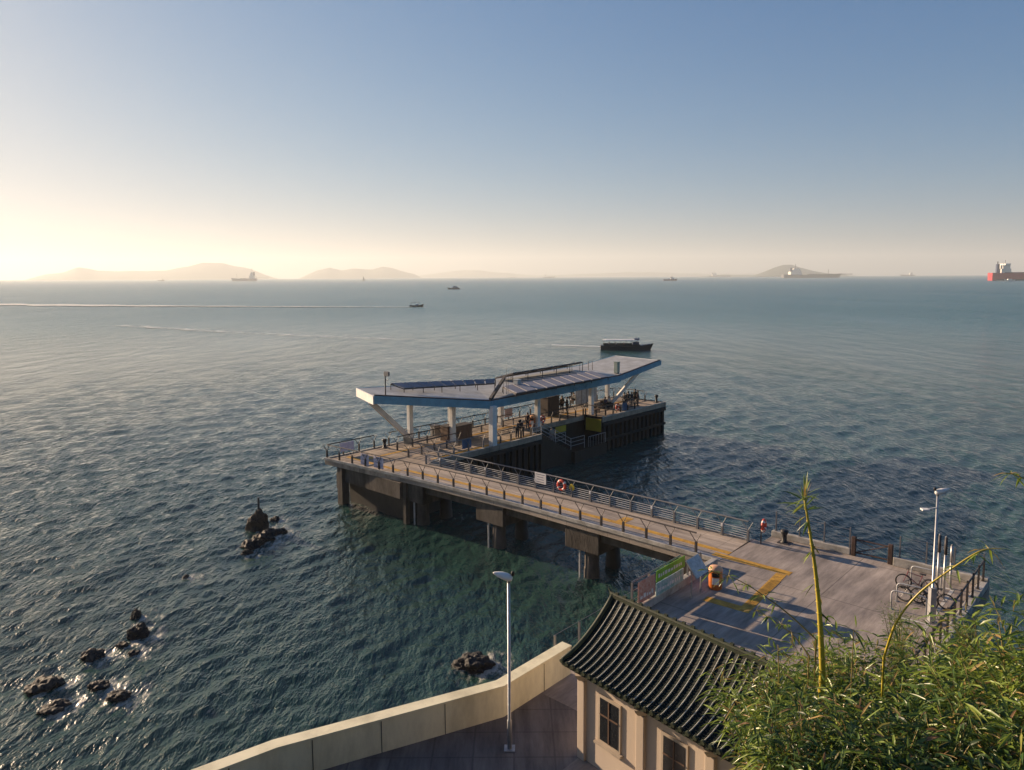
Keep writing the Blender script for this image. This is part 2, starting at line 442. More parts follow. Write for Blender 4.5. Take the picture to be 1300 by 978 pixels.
    # clearer, greener water offshore; silty near the rocks
    vo = N.new('ShaderNodeVectorMath'); vo.operation = 'LENGTH'; L.new(tc.outputs['Object'], vo.inputs[0])
    mo = N.new('ShaderNodeMapRange'); mo.inputs[1].default_value = 45; mo.inputs[2].default_value = 300; L.new(vo.outputs['Value'], mo.inputs[0])
    cm = N.new('ShaderNodeMix'); cm.data_type = 'RGBA'; L.new(mo.outputs[0], cm.inputs[0]); L.new(cr.outputs[0], cm.inputs[6]); cm.inputs[7].default_value = (.028, .115, .115, 1)
    fa = N.new('ShaderNodeAttribute'); fa.attribute_name = 'foam'
    fn = nz(mapped((1, .45, 1), R(50)), 2.3, 7, .7)
    fr = N.new('ShaderNodeMath'); fr.operation = 'SUBTRACT'; L.new(add(fn, mul(fa.outputs['Fac'], .20)), fr.inputs[0]); fr.inputs[1].default_value = .635
    fm = mul(fr.outputs[0], 9.0)
    fc = N.new('ShaderNodeClamp'); L.new(fm, fc.inputs[0])
    ff = mul(mul(fc.outputs[0], fa.outputs['Fac']), .6)
    # sparse flecks of foam everywhere
    mx = N.new('ShaderNodeMix'); mx.data_type = 'RGBA'; L.new(ff, mx.inputs[0]); L.new(cm.outputs[2], mx.inputs[6]); mx.inputs[7].default_value = (.5, .48, .42, 1)
    L.new(mx.outputs[2], b.inputs['Base Color'])
    # open water is choppier than the sheltered shore: unresolved ripples act as roughness
    vl = N.new('ShaderNodeVectorMath'); vl.operation = 'LENGTH'; L.new(tc.outputs['Object'], vl.inputs[0])
    off = N.new('ShaderNodeMapRange'); off.interpolation_type = 'SMOOTHSTEP'; L.new(vl.outputs['Value'], off.inputs[0])
    off.inputs[1].default_value = 40; off.inputs[2].default_value = 420; off.inputs[3].default_value = .06; off.inputs[4].default_value = .27
    rr = N.new('ShaderNodeMapRange'); L.new(ff, rr.inputs[0]); L.new(off.outputs[0], rr.inputs[3]); rr.inputs[4].default_value = .7
    L.new(rr.outputs[0], b.inputs['Roughness'])
    return ob
make_sea()

# ------------------------------------------------------------------ rocks
def rock(name, c, wx, wy, h, m, seed, parent=None, loc=None, peak=0.0, sub=4):
    import bmesh
    bm = bmesh.new(); bmesh.ops.create_icosphere(bm, subdivisions=sub, radius=1)
    off = Vector((seed * 3.7, seed * 1.3, seed * 2.1))
    for v in bm.verts:
        p = v.co.copy()
        n1 = mnoise.noise(p * 1.1 + off) * .42 + mnoise.noise(p * 2.6 + off) * .30 + mnoise.noise(p * 6 + off) * .13
        # facets
        cell = mnoise.voronoi(p * 1.5 + off)[0]
        n1 -= (cell[1] - cell[0] < .12) * .06
        p *= 1 + n1
        if peak and p.z > 0: p.z *= 1 + peak * max(0, 1 - math.hypot(p.x - .15, p.y)); 
        v.co = Vector((p.x * wx / 2, p.y * wy / 2, p.z * h))
    me = bpy.data.meshes.new(name); bm.to_mesh(me); bm.free(); me.materials.append(m)
    for p in me.polygons: p.use_smooth = False
    o = bpy.data.objects.new(name, me); COL.objects.link(o)
    o.location = loc if loc is not None else c
    return o
RL = ['tall pale topped rock carrying a thin iron post', 'black wet rock lowest in the cluster below the post rock', 'black wet rock directly under the tall post rock',
      'low black rock right of the post rock', 'rightmost small black rock of the post rock cluster', 'tiny dark rock behind and right of the post rock',
      'small black rock at the lower left foot of the post rock cluster',
      'small black rock just above the angular black rock at lower left', 'angular black rock biggest of the middle group at lower left', 'long low black rock left of the angular black rock',
      'small half sunk rock just below left of the angular black rock', 'tiny brownish rock below the angular black rock', 'broad dark rock nearest the left edge of the photo',
      'low dark rock between the broad left rock and the slab rock', 'flat slab rock washed by foam at the bottom left', 'lone tiny rock far above the lower left rocks',
      'dark rock ringed with foam left of the white street lamp', 'half sunk rock below the broad left rock']
for i, (px, py, wd, h, d, k) in enumerate(ROCKS):
    c = at(px, py, 0); s = c.y / 940
    if k == 'tall':
        o = rock('rock', c, wd * s, wd * s * .9, h * s * .72, M_rockt, 11, loc=(c.x, c.y, .1), peak=.25)
        post = MB().beam((.1, 0, .6), (.14, .02, 2.15), .11, .11).build('iron_post', M_dark, o)
    else:
        o = rock('rock', c, wd * s * 1.12, wd * s * (.9 + .5 * random.random()), h * s * .85, M_rock, i + 2, loc=(c.x, c.y, -.03), sub=4)
        o.rotation_euler.z = random.random() * 3
    tag(o, RL[i], 'rock', 'rocks standing in the shallow water')

# ------------------------------------------------------------------ land: plaza, promenade, hillside
wallw = [at(714.8, 817.4, DZ + 1.0), at(631, 867, DZ + 1.0), at(560, 886, DZ + 1.0)]
e_dir = (wallw[2] - wallw[1]).normalized()
wallw.append(wallw[2] + e_dir * 5); wallw.append(wallw[2] + e_dir * 12 + Vector((0, -1.5, 0))); wallw.append(Vector((-26, wallw[-1].y - 10, DZ + 1)))
for p in wallw: p.z = 0
XL = 32.5; XR = 43.0; YB = 6.1
plz = [(XL, -14.0), (XL, .55), (XL - .1, 4.75), (33.0, 4.75), (33.0, YB), (XR, YB), (XR, -24), (XL + 4, -24), (XL + 4, -14)]
o = MB().prism(plz, DZ - .6, DZ).build('plaza', M_plaza, o=(XL, 0, DZ)); o.location = W(XL, 0, DZ); o.rotation_euler.z = AX
tag(o, 'stained concrete plaza at the landward end of the pier', kind='structure')
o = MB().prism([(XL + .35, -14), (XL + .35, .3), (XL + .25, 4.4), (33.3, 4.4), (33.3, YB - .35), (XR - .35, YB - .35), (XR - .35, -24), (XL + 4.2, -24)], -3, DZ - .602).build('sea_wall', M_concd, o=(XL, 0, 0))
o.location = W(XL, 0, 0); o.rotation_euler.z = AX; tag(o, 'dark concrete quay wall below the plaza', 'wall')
p0 = W(XL, -14)
prom = [(p0.x, p0.y)] + [(W(XL, -12.2).x, W(XL, -12.2).y)] + [(p.x, p.y) for p in wallw] + [(-26, -12), (34, -12)] + [(W(XR, -24).x, W(XR, -24).y), (W(XL + 4, -14).x, W(XL + 4, -14).y)]
prom[1] = (wallw[0].x + .1, wallw[0].y); prom.pop(2)
o = MB().prism(prom, -3, DZ - .004).build('promenade', M_prom); tag(o, 'shaded waterfront promenade below the cream wall', kind='structure')

# hillside with the viewer standing on its top
def hill_h(x, y):
    pr = [(-14, 17.2), (-2, 16.0), (.9, 15.75), (2.2, 14.3), (4, 12.9), (9, 8.6), (13.5, 4.6), (15.2, 3.3)]
    for (a, za), (b, zb) in zip(pr, pr[1:]):
        if y <= b: return za + (zb - za) * max(0, (y - a)) / (b - a)
    return 3.2
mb = MB(); nx, ny = 50, 60; k = 0
for j in range(ny + 1):
    for i in range(nx + 1):
        x = -26 + 60 * i / nx; y = -12 + 28.5 * j / ny
        mb.v.append((x, y, hill_h(x, y) + mnoise.noise(Vector((x * .5, y * .5, 0))) * .25 * (y < 15 and y > 2) - .05))
for j in range(ny):
    for i in range(nx):
        a = j * (nx + 1) + i; mb.f.append((a, a + 1, a + nx + 2, a + nx + 1))
tag(mb.build('hillside', M_dirt, smooth=True), 'earth slope under the bamboo thicket', kind='structure')

# cream parapet wall
mb = MB(); th = .34
pts = [Vector((p.x, p.y, 0)) for p in wallw]
tmp = W(XL + .1, -12.9)
offs = []
for i, p in enumerate(pts):
    d = (pts[min(i + 1, len(pts) - 1)] - pts[max(i - 1, 0)]).normalized(); nrm = Vector((d.y, -d.x, 0))
    if nrm.y > 0: nrm = -nrm
    offs.append(p + nrm * th)
r0 = pts[0]
for i in range(len(pts) - 1):
    q = [pts[i], pts[i + 1], offs[i + 1], offs[i]]
    mb.prism([(v.x - r0.x, v.y - r0.y) for v in q], 0, 1.0)
cw = thing('parapet_wall', 'low cream painted wall curving along the promenade edge', 'wall', (r0.x, r0.y, DZ))
mb.build('wall', M_cream, cw)
mc = MB()
for i in range(len(pts) - 1):
    q = [pts[i] + (pts[i] - offs[i]) * .12, pts[i + 1] + (pts[i + 1] - offs[i + 1]) * .12, offs[i + 1] + (offs[i + 1] - pts[i + 1]) * .12, offs[i] + (offs[i] - pts[i]) * .12]
    mc.prism([(v.x - r0.x, v.y - r0.y) for v in q], 1.001, 1.07)
mc.build('coping', M_cream, cw)
mj = MB()
for k_ in range(9):
    a = (offs[0].lerp(offs[1], .42) if k_ == 0 else offs[1].lerp(offs[4], k_ / 8 - .04) if 0 else (offs[2] + e_dir * (k_ - 1) * 2.0 if k_ < 4 else offs[3].lerp(offs[4], (k_ - 3) / 6))) - r0; mj.beam((a.x, a.y, 0.0), (a.x, a.y, 1.0), .03, .02)
mj.build('joint_strip', M_concd, cw)

# kerbs round the plaza
kb, ko = fthing('kerb', 'raised pale concrete kerb along the seaward plaza edge', 'kerb', 38, YB)
MB().box(33.01, 37.05, YB - .3, YB - .01, DZ, DZ + .32).build('kerb_block', M_kerb, kb, ko, bevel=.03)
MB().box(39.05, XR - .01, YB - .34, YB - .01, DZ, DZ + .42).build('kerb_block', M_kerb, kb, ko, bevel=.03)
kb, ko = fthing('kerb', 'raised concrete kerb carrying the railing on the right plaza edge', 'kerb', XR, 0)
MB().box(XR - .36, XR - .012, -20, YB - .36, DZ, DZ + .30).build('kerb_block', M_kerb, kb, ko, bevel=.03)
kb, ko = fthing('kerb', 'pinkish kerb upstand beside the orange litter bin', 'kerb', XL, -2)
MB().box(XL + .01, XL + .3, -7.4, .1, DZ, DZ + .36).build('kerb_block', M_kerb, kb, ko, bevel=.03)

# tactile paving and white lines (sheets 4 mm up)
tp, to = fthing('tactile_path', 'yellow tactile paving path crossing the plaza concrete', 'tactile paving', 35.5, -1, DZ)
mb = MB()
def fstrip(pa, pb, w_, z0=.0):
    a = F(at(*pa, DZ)); b_ = F(at(*pb, DZ)); mb.beam((a.x, a.y, DZ + .003 + z0), (b_.x, b_.y, DZ + .003 + z0), w_, .006)
fstrip((943, 777), (992, 729), .48); fstrip((895, 760), (945, 774), .5, .0005); fstrip((906, 703), (1004, 729), .5, .001)
a_ = F(at(943, 777, DZ)); b_ = F(at(990, 733, DZ)); dd = (b_ - a_).normalized(); nn_ = Vector((-dd.y, dd.x, 0))
for i in range(7):
    q = nn_ * (i - 3) * .064; mb.beam(a_ + q + dd * .5 + Vector((0, 0, .009)), b_ + q - dd * .5 + Vector((0, 0, .009)), .025, .006)
mb.build('tactile_strip', M_yellow, tp, to)
wl, wo = fthing('painted_line', 'white painted lines marking out the bicycle parking bay', 'road marking', 40, 0, DZ)
mb = MB()
for (pa, pb) in (((1209.5, 748.6), (1172, 801)), ((1196, 746), (1211, 749)), ((1144, 784.5), (1178, 792.5))):
    a = F(at(*pa, DZ)); b_ = F(at(*pb, DZ)); mb.beam((a.x, a.y, DZ + .002), (b_.x, b_.y, DZ + .002), .14, .006)
mb.build('line', M_line, wl, wo)

# ------------------------------------------------------------------ pier head
NE = [(0, -.35), (10.5, .5), (19.1, .88), (26, .85), (32.5, .72)]      # near edge of the bridge
def ne(x):
    for (a, ya), (b, yb) in zip(NE, NE[1:]):
        if x <= b:
            t = (x - a) / (b - a); return ya + (yb - ya) * t
    return NE[-1][1]
BW = 3.65
ph, po = fthing('pier', 'concrete pier head with dark fendered sides standing in the sea', 'pier', 4, 18, 0)
head = [(0, ne(0)), (7.4, ne(7.4)), (7.4, ne(7.4) + BW), (7.0, 4.4), (7.0, 17.5), (4.4, 17.5), (4.4, 27.3), (6.6, 27.3), (6.6, 39.2), (0, 39.2)]
MB().prism(head, DZ - .45, DZ).build('deck', M_head, ph, po)
# pale edge lip
mb = MB()
mb.box(-.05, .18, -.36, 39.25, DZ + .001, DZ + .06); mb.box(6.45, 6.65, 27.3, 39.25, DZ + .001, DZ + .10)
mb.box(6.85, 7.05, 4.6, 17.5, DZ + .001, DZ + .05)
mb.build('edge_lip', M_kerb, ph, po)
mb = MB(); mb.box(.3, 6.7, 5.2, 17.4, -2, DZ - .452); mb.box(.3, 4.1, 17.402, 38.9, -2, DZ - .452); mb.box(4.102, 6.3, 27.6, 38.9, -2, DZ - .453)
mb.box(1.5, 8.3, ne(4) + .9, 5.198, -2, DZ - .454)  # dark block carried below water to stand in for shadow under the skirt
mb.build('base_wall', M_wetshade, ph, po)
# skirt panel on the near-left corner
mb = MB(); mb.box(1.6, 8.55, ne(4) + .15, ne(4) + .34, 1.8, DZ - .46); mb.box(1.35, 1.95, ne(1) + .1, ne(1) + .75, -2, DZ - .47)
mb.box(1.1, 1.34, ne(1) + .2, ne(1) + 1.1, 1.2, 2.4); mb.box(8.62, 8.9, ne(8) + .05, ne(8) + .4, -1.5, DZ - .455)
mb.build('skirt_panel', M_concd, ph, po)
nf = 0
fm_ = MB().box(-.13, .13, -.16, .16, -2, 0)
def fenders(pts, ztop):
    global nf
    for (x, y) in pts:
        o = fm_.build('fender_pile', M_fender, ph) if nf == 0 else fender0.copy()
        if nf: COL.objects.link(o)
        else: globals()['fender0'] = o
        o.parent = ph; o.location = (x - po[0], y - po[1], ztop - po[2]); o.scale = (1, 1, (ztop + 1.5) / 2.0); nf += 1
fenders([(6.85, 5.2 + i * .78) for i in range(16)], DZ - .47)
fenders([(6.45, 27.7 + i * .8) for i in range(15)], DZ - .46)
fenders([(.15, 2 + i * 2.2) for i in range(17)], DZ - .48)
for b_ in ((7.0, 7.1, 4.7, 17.5, DZ - .8, DZ - .5), (6.6, 6.72, 27.3, 39.2, DZ - .85, DZ - .5), (6.6, 6.7, 27.3, 39.2, 1.0, 1.25), (4.41, 6.6, 27.18, 27.298, DZ - .9, DZ + .1), (0, 6.6, 39.2, 39.32, DZ - .9, DZ + .06)):
    MB().box(*b_).build('fender_waling', M_fender, ph, po)
# tactile strip on the head
mb = MB(); mb.box(6.2, 6.6, 5, 17, DZ, DZ + .006); mb.box(.8, 7.3, 1.0, 1.36, DZ, DZ + .006); mb.box(2.4, 2.75, 1.362, 38.6, DZ, DZ + .006)
mb.build('tactile_strip', M_yellow, ph, po)
# landing steps
st, sto = fthing('landing_steps', 'dark concrete steps going down to the boat landing', 'steps', 5.6, 21, 0)
mb = MB(); ns = 13
for i in range(ns):
    z = DZ - (i + 1) * .17; mb.box(4.42, 6.9, 17.52 + i * .34, 17.52 + (i + 1) * .34 - .002, -1.5, z)
mb.box(4.42, 7.3, 17.52 + ns * .34, 27.1, -1.5, DZ - (ns + 1) * .17)
mb.build('flight', M_wetshade, st, sto)
mb = MB()
for xx in (6.85, 4.55):
    za = DZ; zb = DZ - ns * .17
    for h in (.35, .7, 1.05):
        mb.tube([(xx, 16.4, za + h), (xx, 17.6, za + h), (xx, 17.5 + ns * .34, zb + h), (xx, 24, zb + h)], .024, 6)
    for t in (16.4, 17.6, 19.6, 21.9, 24):
        zt = za if t < 17.7 else za + (zb - za) * min(1, (t - 17.6) / (ns * .34))
        mb.tube([(xx, t, zt - .2), (xx, t, zt + 1.05)], .03, 6)
mb.build('handrail', M_lrail, st, sto)
mb = MB(); mb.tube([(7.2, 24.2, 1.15), (7.2, 24.2, 2.1), (7.2, 27, 2.1), (7.2, 27, 1.15)], .025, 6)
for i in range(6): mb.tube([(7.2, 24.5 + i * .45, 1.1), (7.2, 24.5 + i * .45, 2.1)], .016, 5)
mb.build('landing_rail', M_lrail, st, sto)
yp, yo = fthing('warning_panel', 'square yellow panel on the pier wall above the landing', 'panel', 5.5, 27.2, 2)
MB().box(4.7, 6.55, 27.1, 27.16, 2.0, 3.25).build('panel', M_yel, yp, yo); MB().box(4.62, 6.62, 27.165, 27.178, 1.95, 3.3).build('backing', M_dark, yp, yo)
ys, yo = fthing('number_plate', 'small yellow plate with dark marks on the wall over the steps', 'sign', 4.45, 23.5, 2.4)
MB().box(4.41, 4.46, 22.6, 24.2, 2.3, 2.9).build('plate', M_yel, ys, yo)

# ------------------------------------------------------------------ footbridge
bp, bo = fthing('footbridge', 'long low concrete footbridge linking the plaza to the pier head', 'footbridge', 20, 2.5, 0)
xs = [7.405 + (32.495 - 7.405) * i / 18 for i in range(19)]
poly = [(x, ne(x)) for x in xs] + [(x, ne(x) + BW) for x in xs[::-1]]
MB().prism(poly, DZ - .42, DZ + .0).build('deck', M_deck, bp, bo)
def strip(a0, a1, z0, z1, x0=7.4, x1=32.49):
    xx = [x0 + (x1 - x0) * i / 20 for i in range(21)]
    mb = MB()
    mb.prism([(x, ne(x) + a0) for x in xx] + [(x, ne(x) + a1) for x in xx[::-1]], z0, z1); return mb
strip(1.15, 1.52, DZ, DZ + .006).build('tactile_strip', M_yellow, bp, bo)
MB().box(25.3, 25.9, ne(25) + 1.53, ne(25) + 2.5, DZ, DZ + .006).build('tactile_strip', M_yellow, bp, bo)
strip(.06, .6, DZ, DZ + .005).build('edge_strip', M_cap, bp, bo)  # flat grey strip on the deck along its near edge
a = strip(-.06, .055, DZ - .1, DZ + .09, .0); a.build('edge_kerb', M_kerb, bp, bo)
strip(BW - .02, BW + .06, DZ - .1, DZ + .07).build('edge_kerb', M_kerb, bp, bo)
mb = strip(.35, .85, DZ - 1.0, DZ - .422, 8.6); mb.build('beam', M_concd, bp, bo)
mb = strip(2.75, 3.3, DZ - 1.0, DZ - .422, 8.6); mb.build('beam', M_concd, bp, bo)
for (xa, xb) in ((8.7, 10.5), (15.4, 17.8), (22.7, 25.1), (29.9, 31.6)):
    yb = ne((xa + xb) / 2)
    MB().box(xa, xb, yb + .12, yb + BW - .12, 1.65, DZ - .424).build('pile_cap', M_concd, bp, bo, bevel=.04)
    for dy in (.75, 2.9):
        for s in ((.62,) if xa < 29 else (.5,)):
            cx = xa + (xb - xa) * s
            MB().tube([(cx, yb + dy, -2), (cx, yb + dy, .55), (cx, yb + dy, .6), (cx, yb + dy, 1.66)], [.46, .46, .42, .42], 16).build('pile', M_wetshade if dy > 1 else M_concd, bp, bo, smooth=True)  # rear piles take the darker concrete with shade in its colour
    mb = MB(); mb.tube([(xa + (xb - xa) * .45 - .1, yb + .28, -1), (xa + (xb - xa) * .45 - .1, yb + .28, 1.66)], .06, 8)
    mb.build('drain_pipe', M_lrail, bp, bo)

# ------------------------------------------------------------------ railings
def y_post_mesh():
    mb = MB()
    mb.box(-.05, .05, -.06, .06, 0, .62)
    mb.tube([(0, 0, .60), (-.40, 0, 1.08)], .022, 5); mb.tube([(0, 0, .60), (.26, 0, 1.08)], .022, 5)
    mb.box(-.07, .07, -.08, .08, 0, .02)
    return mb
def s_post_mesh():
    return MB().box(-.028, .028, -.04, .04, 0, 1.07).box(-.06, .06, -.06, .06, 0, .02)
POSTS = {}
def get_post(style, m):
    key = (style, m.name)
    if key not in POSTS:
        POSTS[key] = (y_post_mesh() if style == 'Y' else s_post_mesh())
        me = POSTS[key]
        d = bpy.data.meshes.new('post'); d.from_pydata(me.v, [], me.f); d.materials.append(m); d.update(); POSTS[key] = d
    return POSTS[key]
def railing(label, pts, style='Y', sp=1.455, z=DZ, bars=0, wires=3, m=M_dark, lamps=False, rail_r=.042, height=1.08, offs0=0, group='railings of the pier and plaza'):
    ox, oy = pts[0]
    root, o = fthing('railing', label, 'railing', ox, oy, z, group)
    # resample
    segs = []; tot = 0
    for a, b in zip(pts, pts[1:]):
        d = math.hypot(b[0] - a[0], b[1] - a[1]); segs.append((a, b, d, tot)); tot += d
    def pos(s):
        for a, b, d, t0 in segs:
            if s <= t0 + d + 1e-6:
                t = (s - t0) / d; return (a[0] + (b[0] - a[0]) * t, a[1] + (b[1] - a[1]) * t), math.atan2(b[1] - a[1], b[0] - a[0])
        return b, math.atan2(b[1] - a[1], b[0] - a[0])
    n = max(1, round(tot / sp)); me = get_post(style, m)
    for i in range(n + 1):
        p, an = pos(tot * i / n)
        q = bpy.data.objects.new('post', me); COL.objects.link(q); q.parent = root
        q.location = (p[0] - ox, p[1] - oy, 0); q.rotation_euler = (0, 0, an)
        if lamps and i % 3 == 1:
            MB().box(-.05, .05, -.09, .0, .5, .66).build('post_light', M_white, root, (-(p[0] - ox), -(p[1] - oy), 0))
    corner = [p for p in pts]
    if len(pts) == 2:
        corner = [pos(tot * i / n)[0] for i in range(n + 1)]
    line = lambda h, r, k=6: MB().tube([(p[0], p[1], z + h) for p in corner], r, k)
    line(height, rail_r, 8).build('handrail', m, root, o)
    if bars:
        for i in range(bars):
            line(.14 + i * .125, .02, 5).build('bar', M_lrail, root, o)
    elif wires:
        for i in range(wires):
            line(.18 + i * .17, .006, 4).build('cable', m, root, o)
    return root
n_pts = [(x, ne(x) + .13) for x in [.12, 10.5, 19.1, 26, 31.2]]
railing('dark Y shaped railing along the near side of the footbridge', n_pts, lamps=False, wires=2)
railing('barred railing along the far side of the footbridge', [(x, ne(x) + BW - .12) for x in [7.2, 10.5, 19.1, 26, 32.4]], bars=5, lamps=True, m=M_rail)
railing('short railing at the far left end of the pier head', [(.12, -.2), (.12, 4.3)])
railing('long railing on the seaward side of the pier head', [(.14, 5.8), (.14, 38.6)], sp=1.6)
railing('railing closing the far right end of the pier head', [(.5, 38.85), (4.2, 38.85)])
railing('railing on the shoreward edge under the canopy', [(6.75, 5.4), (6.75, 10.3)], sp=1.5, m=M_rail)
railing('railing between the columns beside the landing steps', [(6.75, 12.4), (6.75, 16.3)], sp=1.5)
railing('railing above the yellow panel behind the landing steps', [(4.3, 19.6), (4.3, 27.2)], sp=1.3)
railing('short railing on the outer pier corner under the canopy', [(4.4, 27.45), (6.4, 27.45), (6.4, 33.4)], sp=1.4)
railing('barred queue railing nearest the left canopy strut', [(4.6, 4.2), (4.6, 9.6)], bars=5, sp=1.35)
railing('barred queue railing in the middle of the pier head', [(2.0, 5.2), (2.0, 11.6)], bars=5, sp=1.6)
railing('queue railing in front of the brown timber kiosks', [(2.2, 13.3), (2.2, 19)], bars=4, sp=1.4)
railing('thin steel railing on the kerb behind the life ring', [(33.2, YB - .15), (37.0, YB - .16)], style='S', sp=1.5, z=DZ + .32, wires=3, m=M_rail, rail_r=.012, height=.95)
railing('thin wire railing on the seaward kerb beside the bicycles', [(39.3, YB - .17), (XR - .25, YB - .17)], style='S', sp=1.35, z=DZ + .42, m=M_rail, rail_r=.010, height=1.0, wires=3)
railing('dark railing along the right edge of the plaza', [(XR - .2, YB - .4), (XR - .2, -12)], style='S', sp=1.1, z=DZ + .30, m=M_dark, wires=2, height=.95)
railing('thin wire railing between the cream wall and the pavilion roof', [(XL + .15, -12.2), (XL + .15, -6.4)], style='S', sp=1.45, z=DZ, m=M_rail, rail_r=.010, wires=3)
railing('steel rails beside the tilted information board', [(XL + .16, -3.2), (XL + .16, -1.4)], style='S', sp=.6, z=DZ, m=M_rail, rail_r=.02, wires=2)

# gate frame between the two rusty posts
gt, go = fthing('gate', 'rusty steel gate frame between two thick posts on the plaza edge', 'gate', 37.5, YB - .2)
M_rust = mat('rusty_steel', (.075, .045, .035), .8, .2, var=.4, scale=4)
for x in (37.2, 38.9):
    MB().box(x - .10, x + .10, YB - .30, YB - .10, DZ, DZ + .98).build('gate_post', M_rust, gt, go, bevel=.02)
mb = MB(); mb.tube([(37.31, YB - .2, DZ + .85), (38.79, YB - .2, DZ + .85)], .035, 6); mb.tube([(37.31, YB - .2, DZ + .18), (38.79, YB - .2, DZ + .18)], .035, 6)
mb.tube([(37.33, YB - .2, DZ + .2), (38.77, YB - .2, DZ + .84)], .025, 6); mb.tube([(37.33, YB - .22, DZ + .82), (38.1, YB - .22, DZ + .65)], .02, 6)
mb.build('gate_leaf', M_rust, gt, go)

# ------------------------------------------------------------------ canopy
cn, co_ = fthing('canopy', 'long pale angled canopy roof with teal fascia over the pier head', 'canopy', 3, 18, DZ)
def FP(px, py, z):
    p = F(at(px, py, z)); return (p.x, p.y, z)
A0 = FP(475, 503, 8.2); A1 = FP(453.5, 493, 8.25)
B0 = FP(622.5, 510, 7.12); C0 = FP(787, 477.5, 7.25); D0 = FP(838.5, 458, 8.0)
A1b = (-1.4, A1[1] + .3, 8.1); B1 = (-1.5, 17.0, 7.35); C1 = (-1.5, 34, 7.35); D1 = (-1.3, 40.8, 7.95)
B1f = (1.2, 17.5, 7.40)
top = [A0, B0, B1, A1]
print('canopy', A0, A1, B0, C0, D0)
mb = MB()
mb.slab([A1, A0, B0, B1], .12); mb.slab([B1, B0, C0, C1], .12); mb.slab([C1, C0, D0, D1], .12)
mb.build('roof_sheet', M_roof, cn, co_)
def fascia(p, q, m, h=.62, t=.1, drop=.02, name='fascia'):
    p = Vector(p); q = Vector(q); d = (q - p); nrm = Vector((d.y, -d.x, 0)).normalized() * t
    vs = []
    for a in (p, q):
        for s in (0, 1):
            for zz in (drop, -h + drop): vs.append(a + nrm * s + Vector((0, 0, zz)))
    MB().add(vs, [(0, 1, 3, 2), (4, 6, 7, 5), (0, 2, 6, 4), (1, 5, 7, 3), (0, 4, 5, 1), (2, 3, 7, 6)]).build(name, m, cn, co_)
fascia(A0, B0, M_teal); fascia(B0, C0, M_teal); fascia(C0, D0, M_teal, .5)
fascia(A1, A0, M_white, .7, .1); fascia(D0, D1, M_white, .4); fascia(D1, C1, M_teal, .4); fascia(C1, B1, M_teal, .4); fascia(B1, A1, M_teal, .4)
# dark gutter along the front edge, soffit
mb = MB()
for p, q in ((A0, B0), (B0, C0), (C0, D0)):
    p = Vector(p); q = Vector(q); d = (q - p); nrm = Vector((d.y, -d.x, 0)).normalized()
    mb.beam(p - nrm * .1 + Vector((0, 0, .06)), q - nrm * .1 + Vector((0, 0, .06)), .16, .1)
mb.build('gutter', M_dark, cn, co_)
mb = MB(); mb.slab([(p[0], p[1], p[2] - .45) for p in (A1, A0, B0, B1)], .05); mb.slab([(p[0], p[1], p[2] - .45) for p in (B1, B0, C0, C1)], .05)
mb.build('soffit', M_roof, cn, co_)
# diagonal upstand on the fold
bb = Vector(B0); be = F(at(640.5, 479.5, 8.0)); be.z = 8.0
mb = MB(); mb.beam(bb + Vector((-.1, .1, .15)), be, .22, .28); mb.build('upstand', M_concd, cn, co_)
def column(x, y, w=.42, top=7.0, strip=True):
    MB().box(x - w / 2, x + w / 2, y - w / 2, y + w / 2, DZ, top - .35).build('column', M_white, cn, co_, bevel=.03)
for (x, y, t) in ((FP(626, 566, DZ) + (7.1,)), (FP(575, 560.5, DZ) + (7.4,)), (FP(567.5, 549, DZ) + (7.5,)), (FP(636, 540, DZ) + (7.3,)), (FP(682.5, 541.5, DZ) + (7.2,)),
                  (FP(750.5, 526.5, DZ) + (7.3,)), (FP(771, 508, DZ) + (7.4,))) and [(p[0], p[1], t) for p, t in
                  ((FP(626, 566, DZ), 7.1), (FP(575, 560.5, DZ), 7.5), (FP(567.5, 549, DZ), 7.6), (FP(636, 540, DZ), 7.4), (FP(682.5, 541.5, DZ), 7.25), (FP(750.5, 526.5, DZ), 7.3), (FP(771, 508, DZ), 7.4), (FP(702, 527, DZ), 7.4))]:
    column(max(.5, x), y, .5 if y < 11.6 and x > 5 else .4, t)
lc = FP(516, 560, DZ)
column(max(.5, lc[0]), lc[1], .38, 8.0)
mb = MB(); mb.beam((max(.5, lc[0]), lc[1] - .25, DZ + .5), (A0[0] - 1.0, A0[1] + .35, A0[2] - .6), .3, .36); mb.build('strut', M_white, cn, co_)
mb = MB(); mb.beam((3.5, 33.2, DZ + .3), (5.0, 36.6, 7.2), .26, .32); mb.build('strut', M_white, cn, co_)
# lettering strip on the fascia: raised pale marks, unreadable at this distance in the photo
mb = MB(); d = (Vector(C0) - Vector(B0))
for i in range(16):
    t0 = .50 + i * .0125; p = Vector(B0) + d * t0
    nrm = Vector((d.y, -d.x, 0)).normalized(); q = p + nrm * .11
    u_ = d.normalized()
    hh = .30
    s = [(0, 0, 0, 1), (0, 1, .6, 1), (.6, 1, .6, 0), (0, .5, .6, .5), (0, 0, .6, 0)]
    random.seed(i); pick = random.sample(s, 3)
    for (a, b_, c, e) in pick:
        mb.beam(q + u_ * a * .22 + Vector((0, 0, -.45 + b_ * hh)), q + u_ * c * .22 + Vector((0, 0, -.45 + e * hh + (.001 if e == b_ else 0))), .02, .05)
mb.build('lettering', mat('pale_blue_letter', (.20, .38, .50), .5), cn, co_)
random.seed(9)

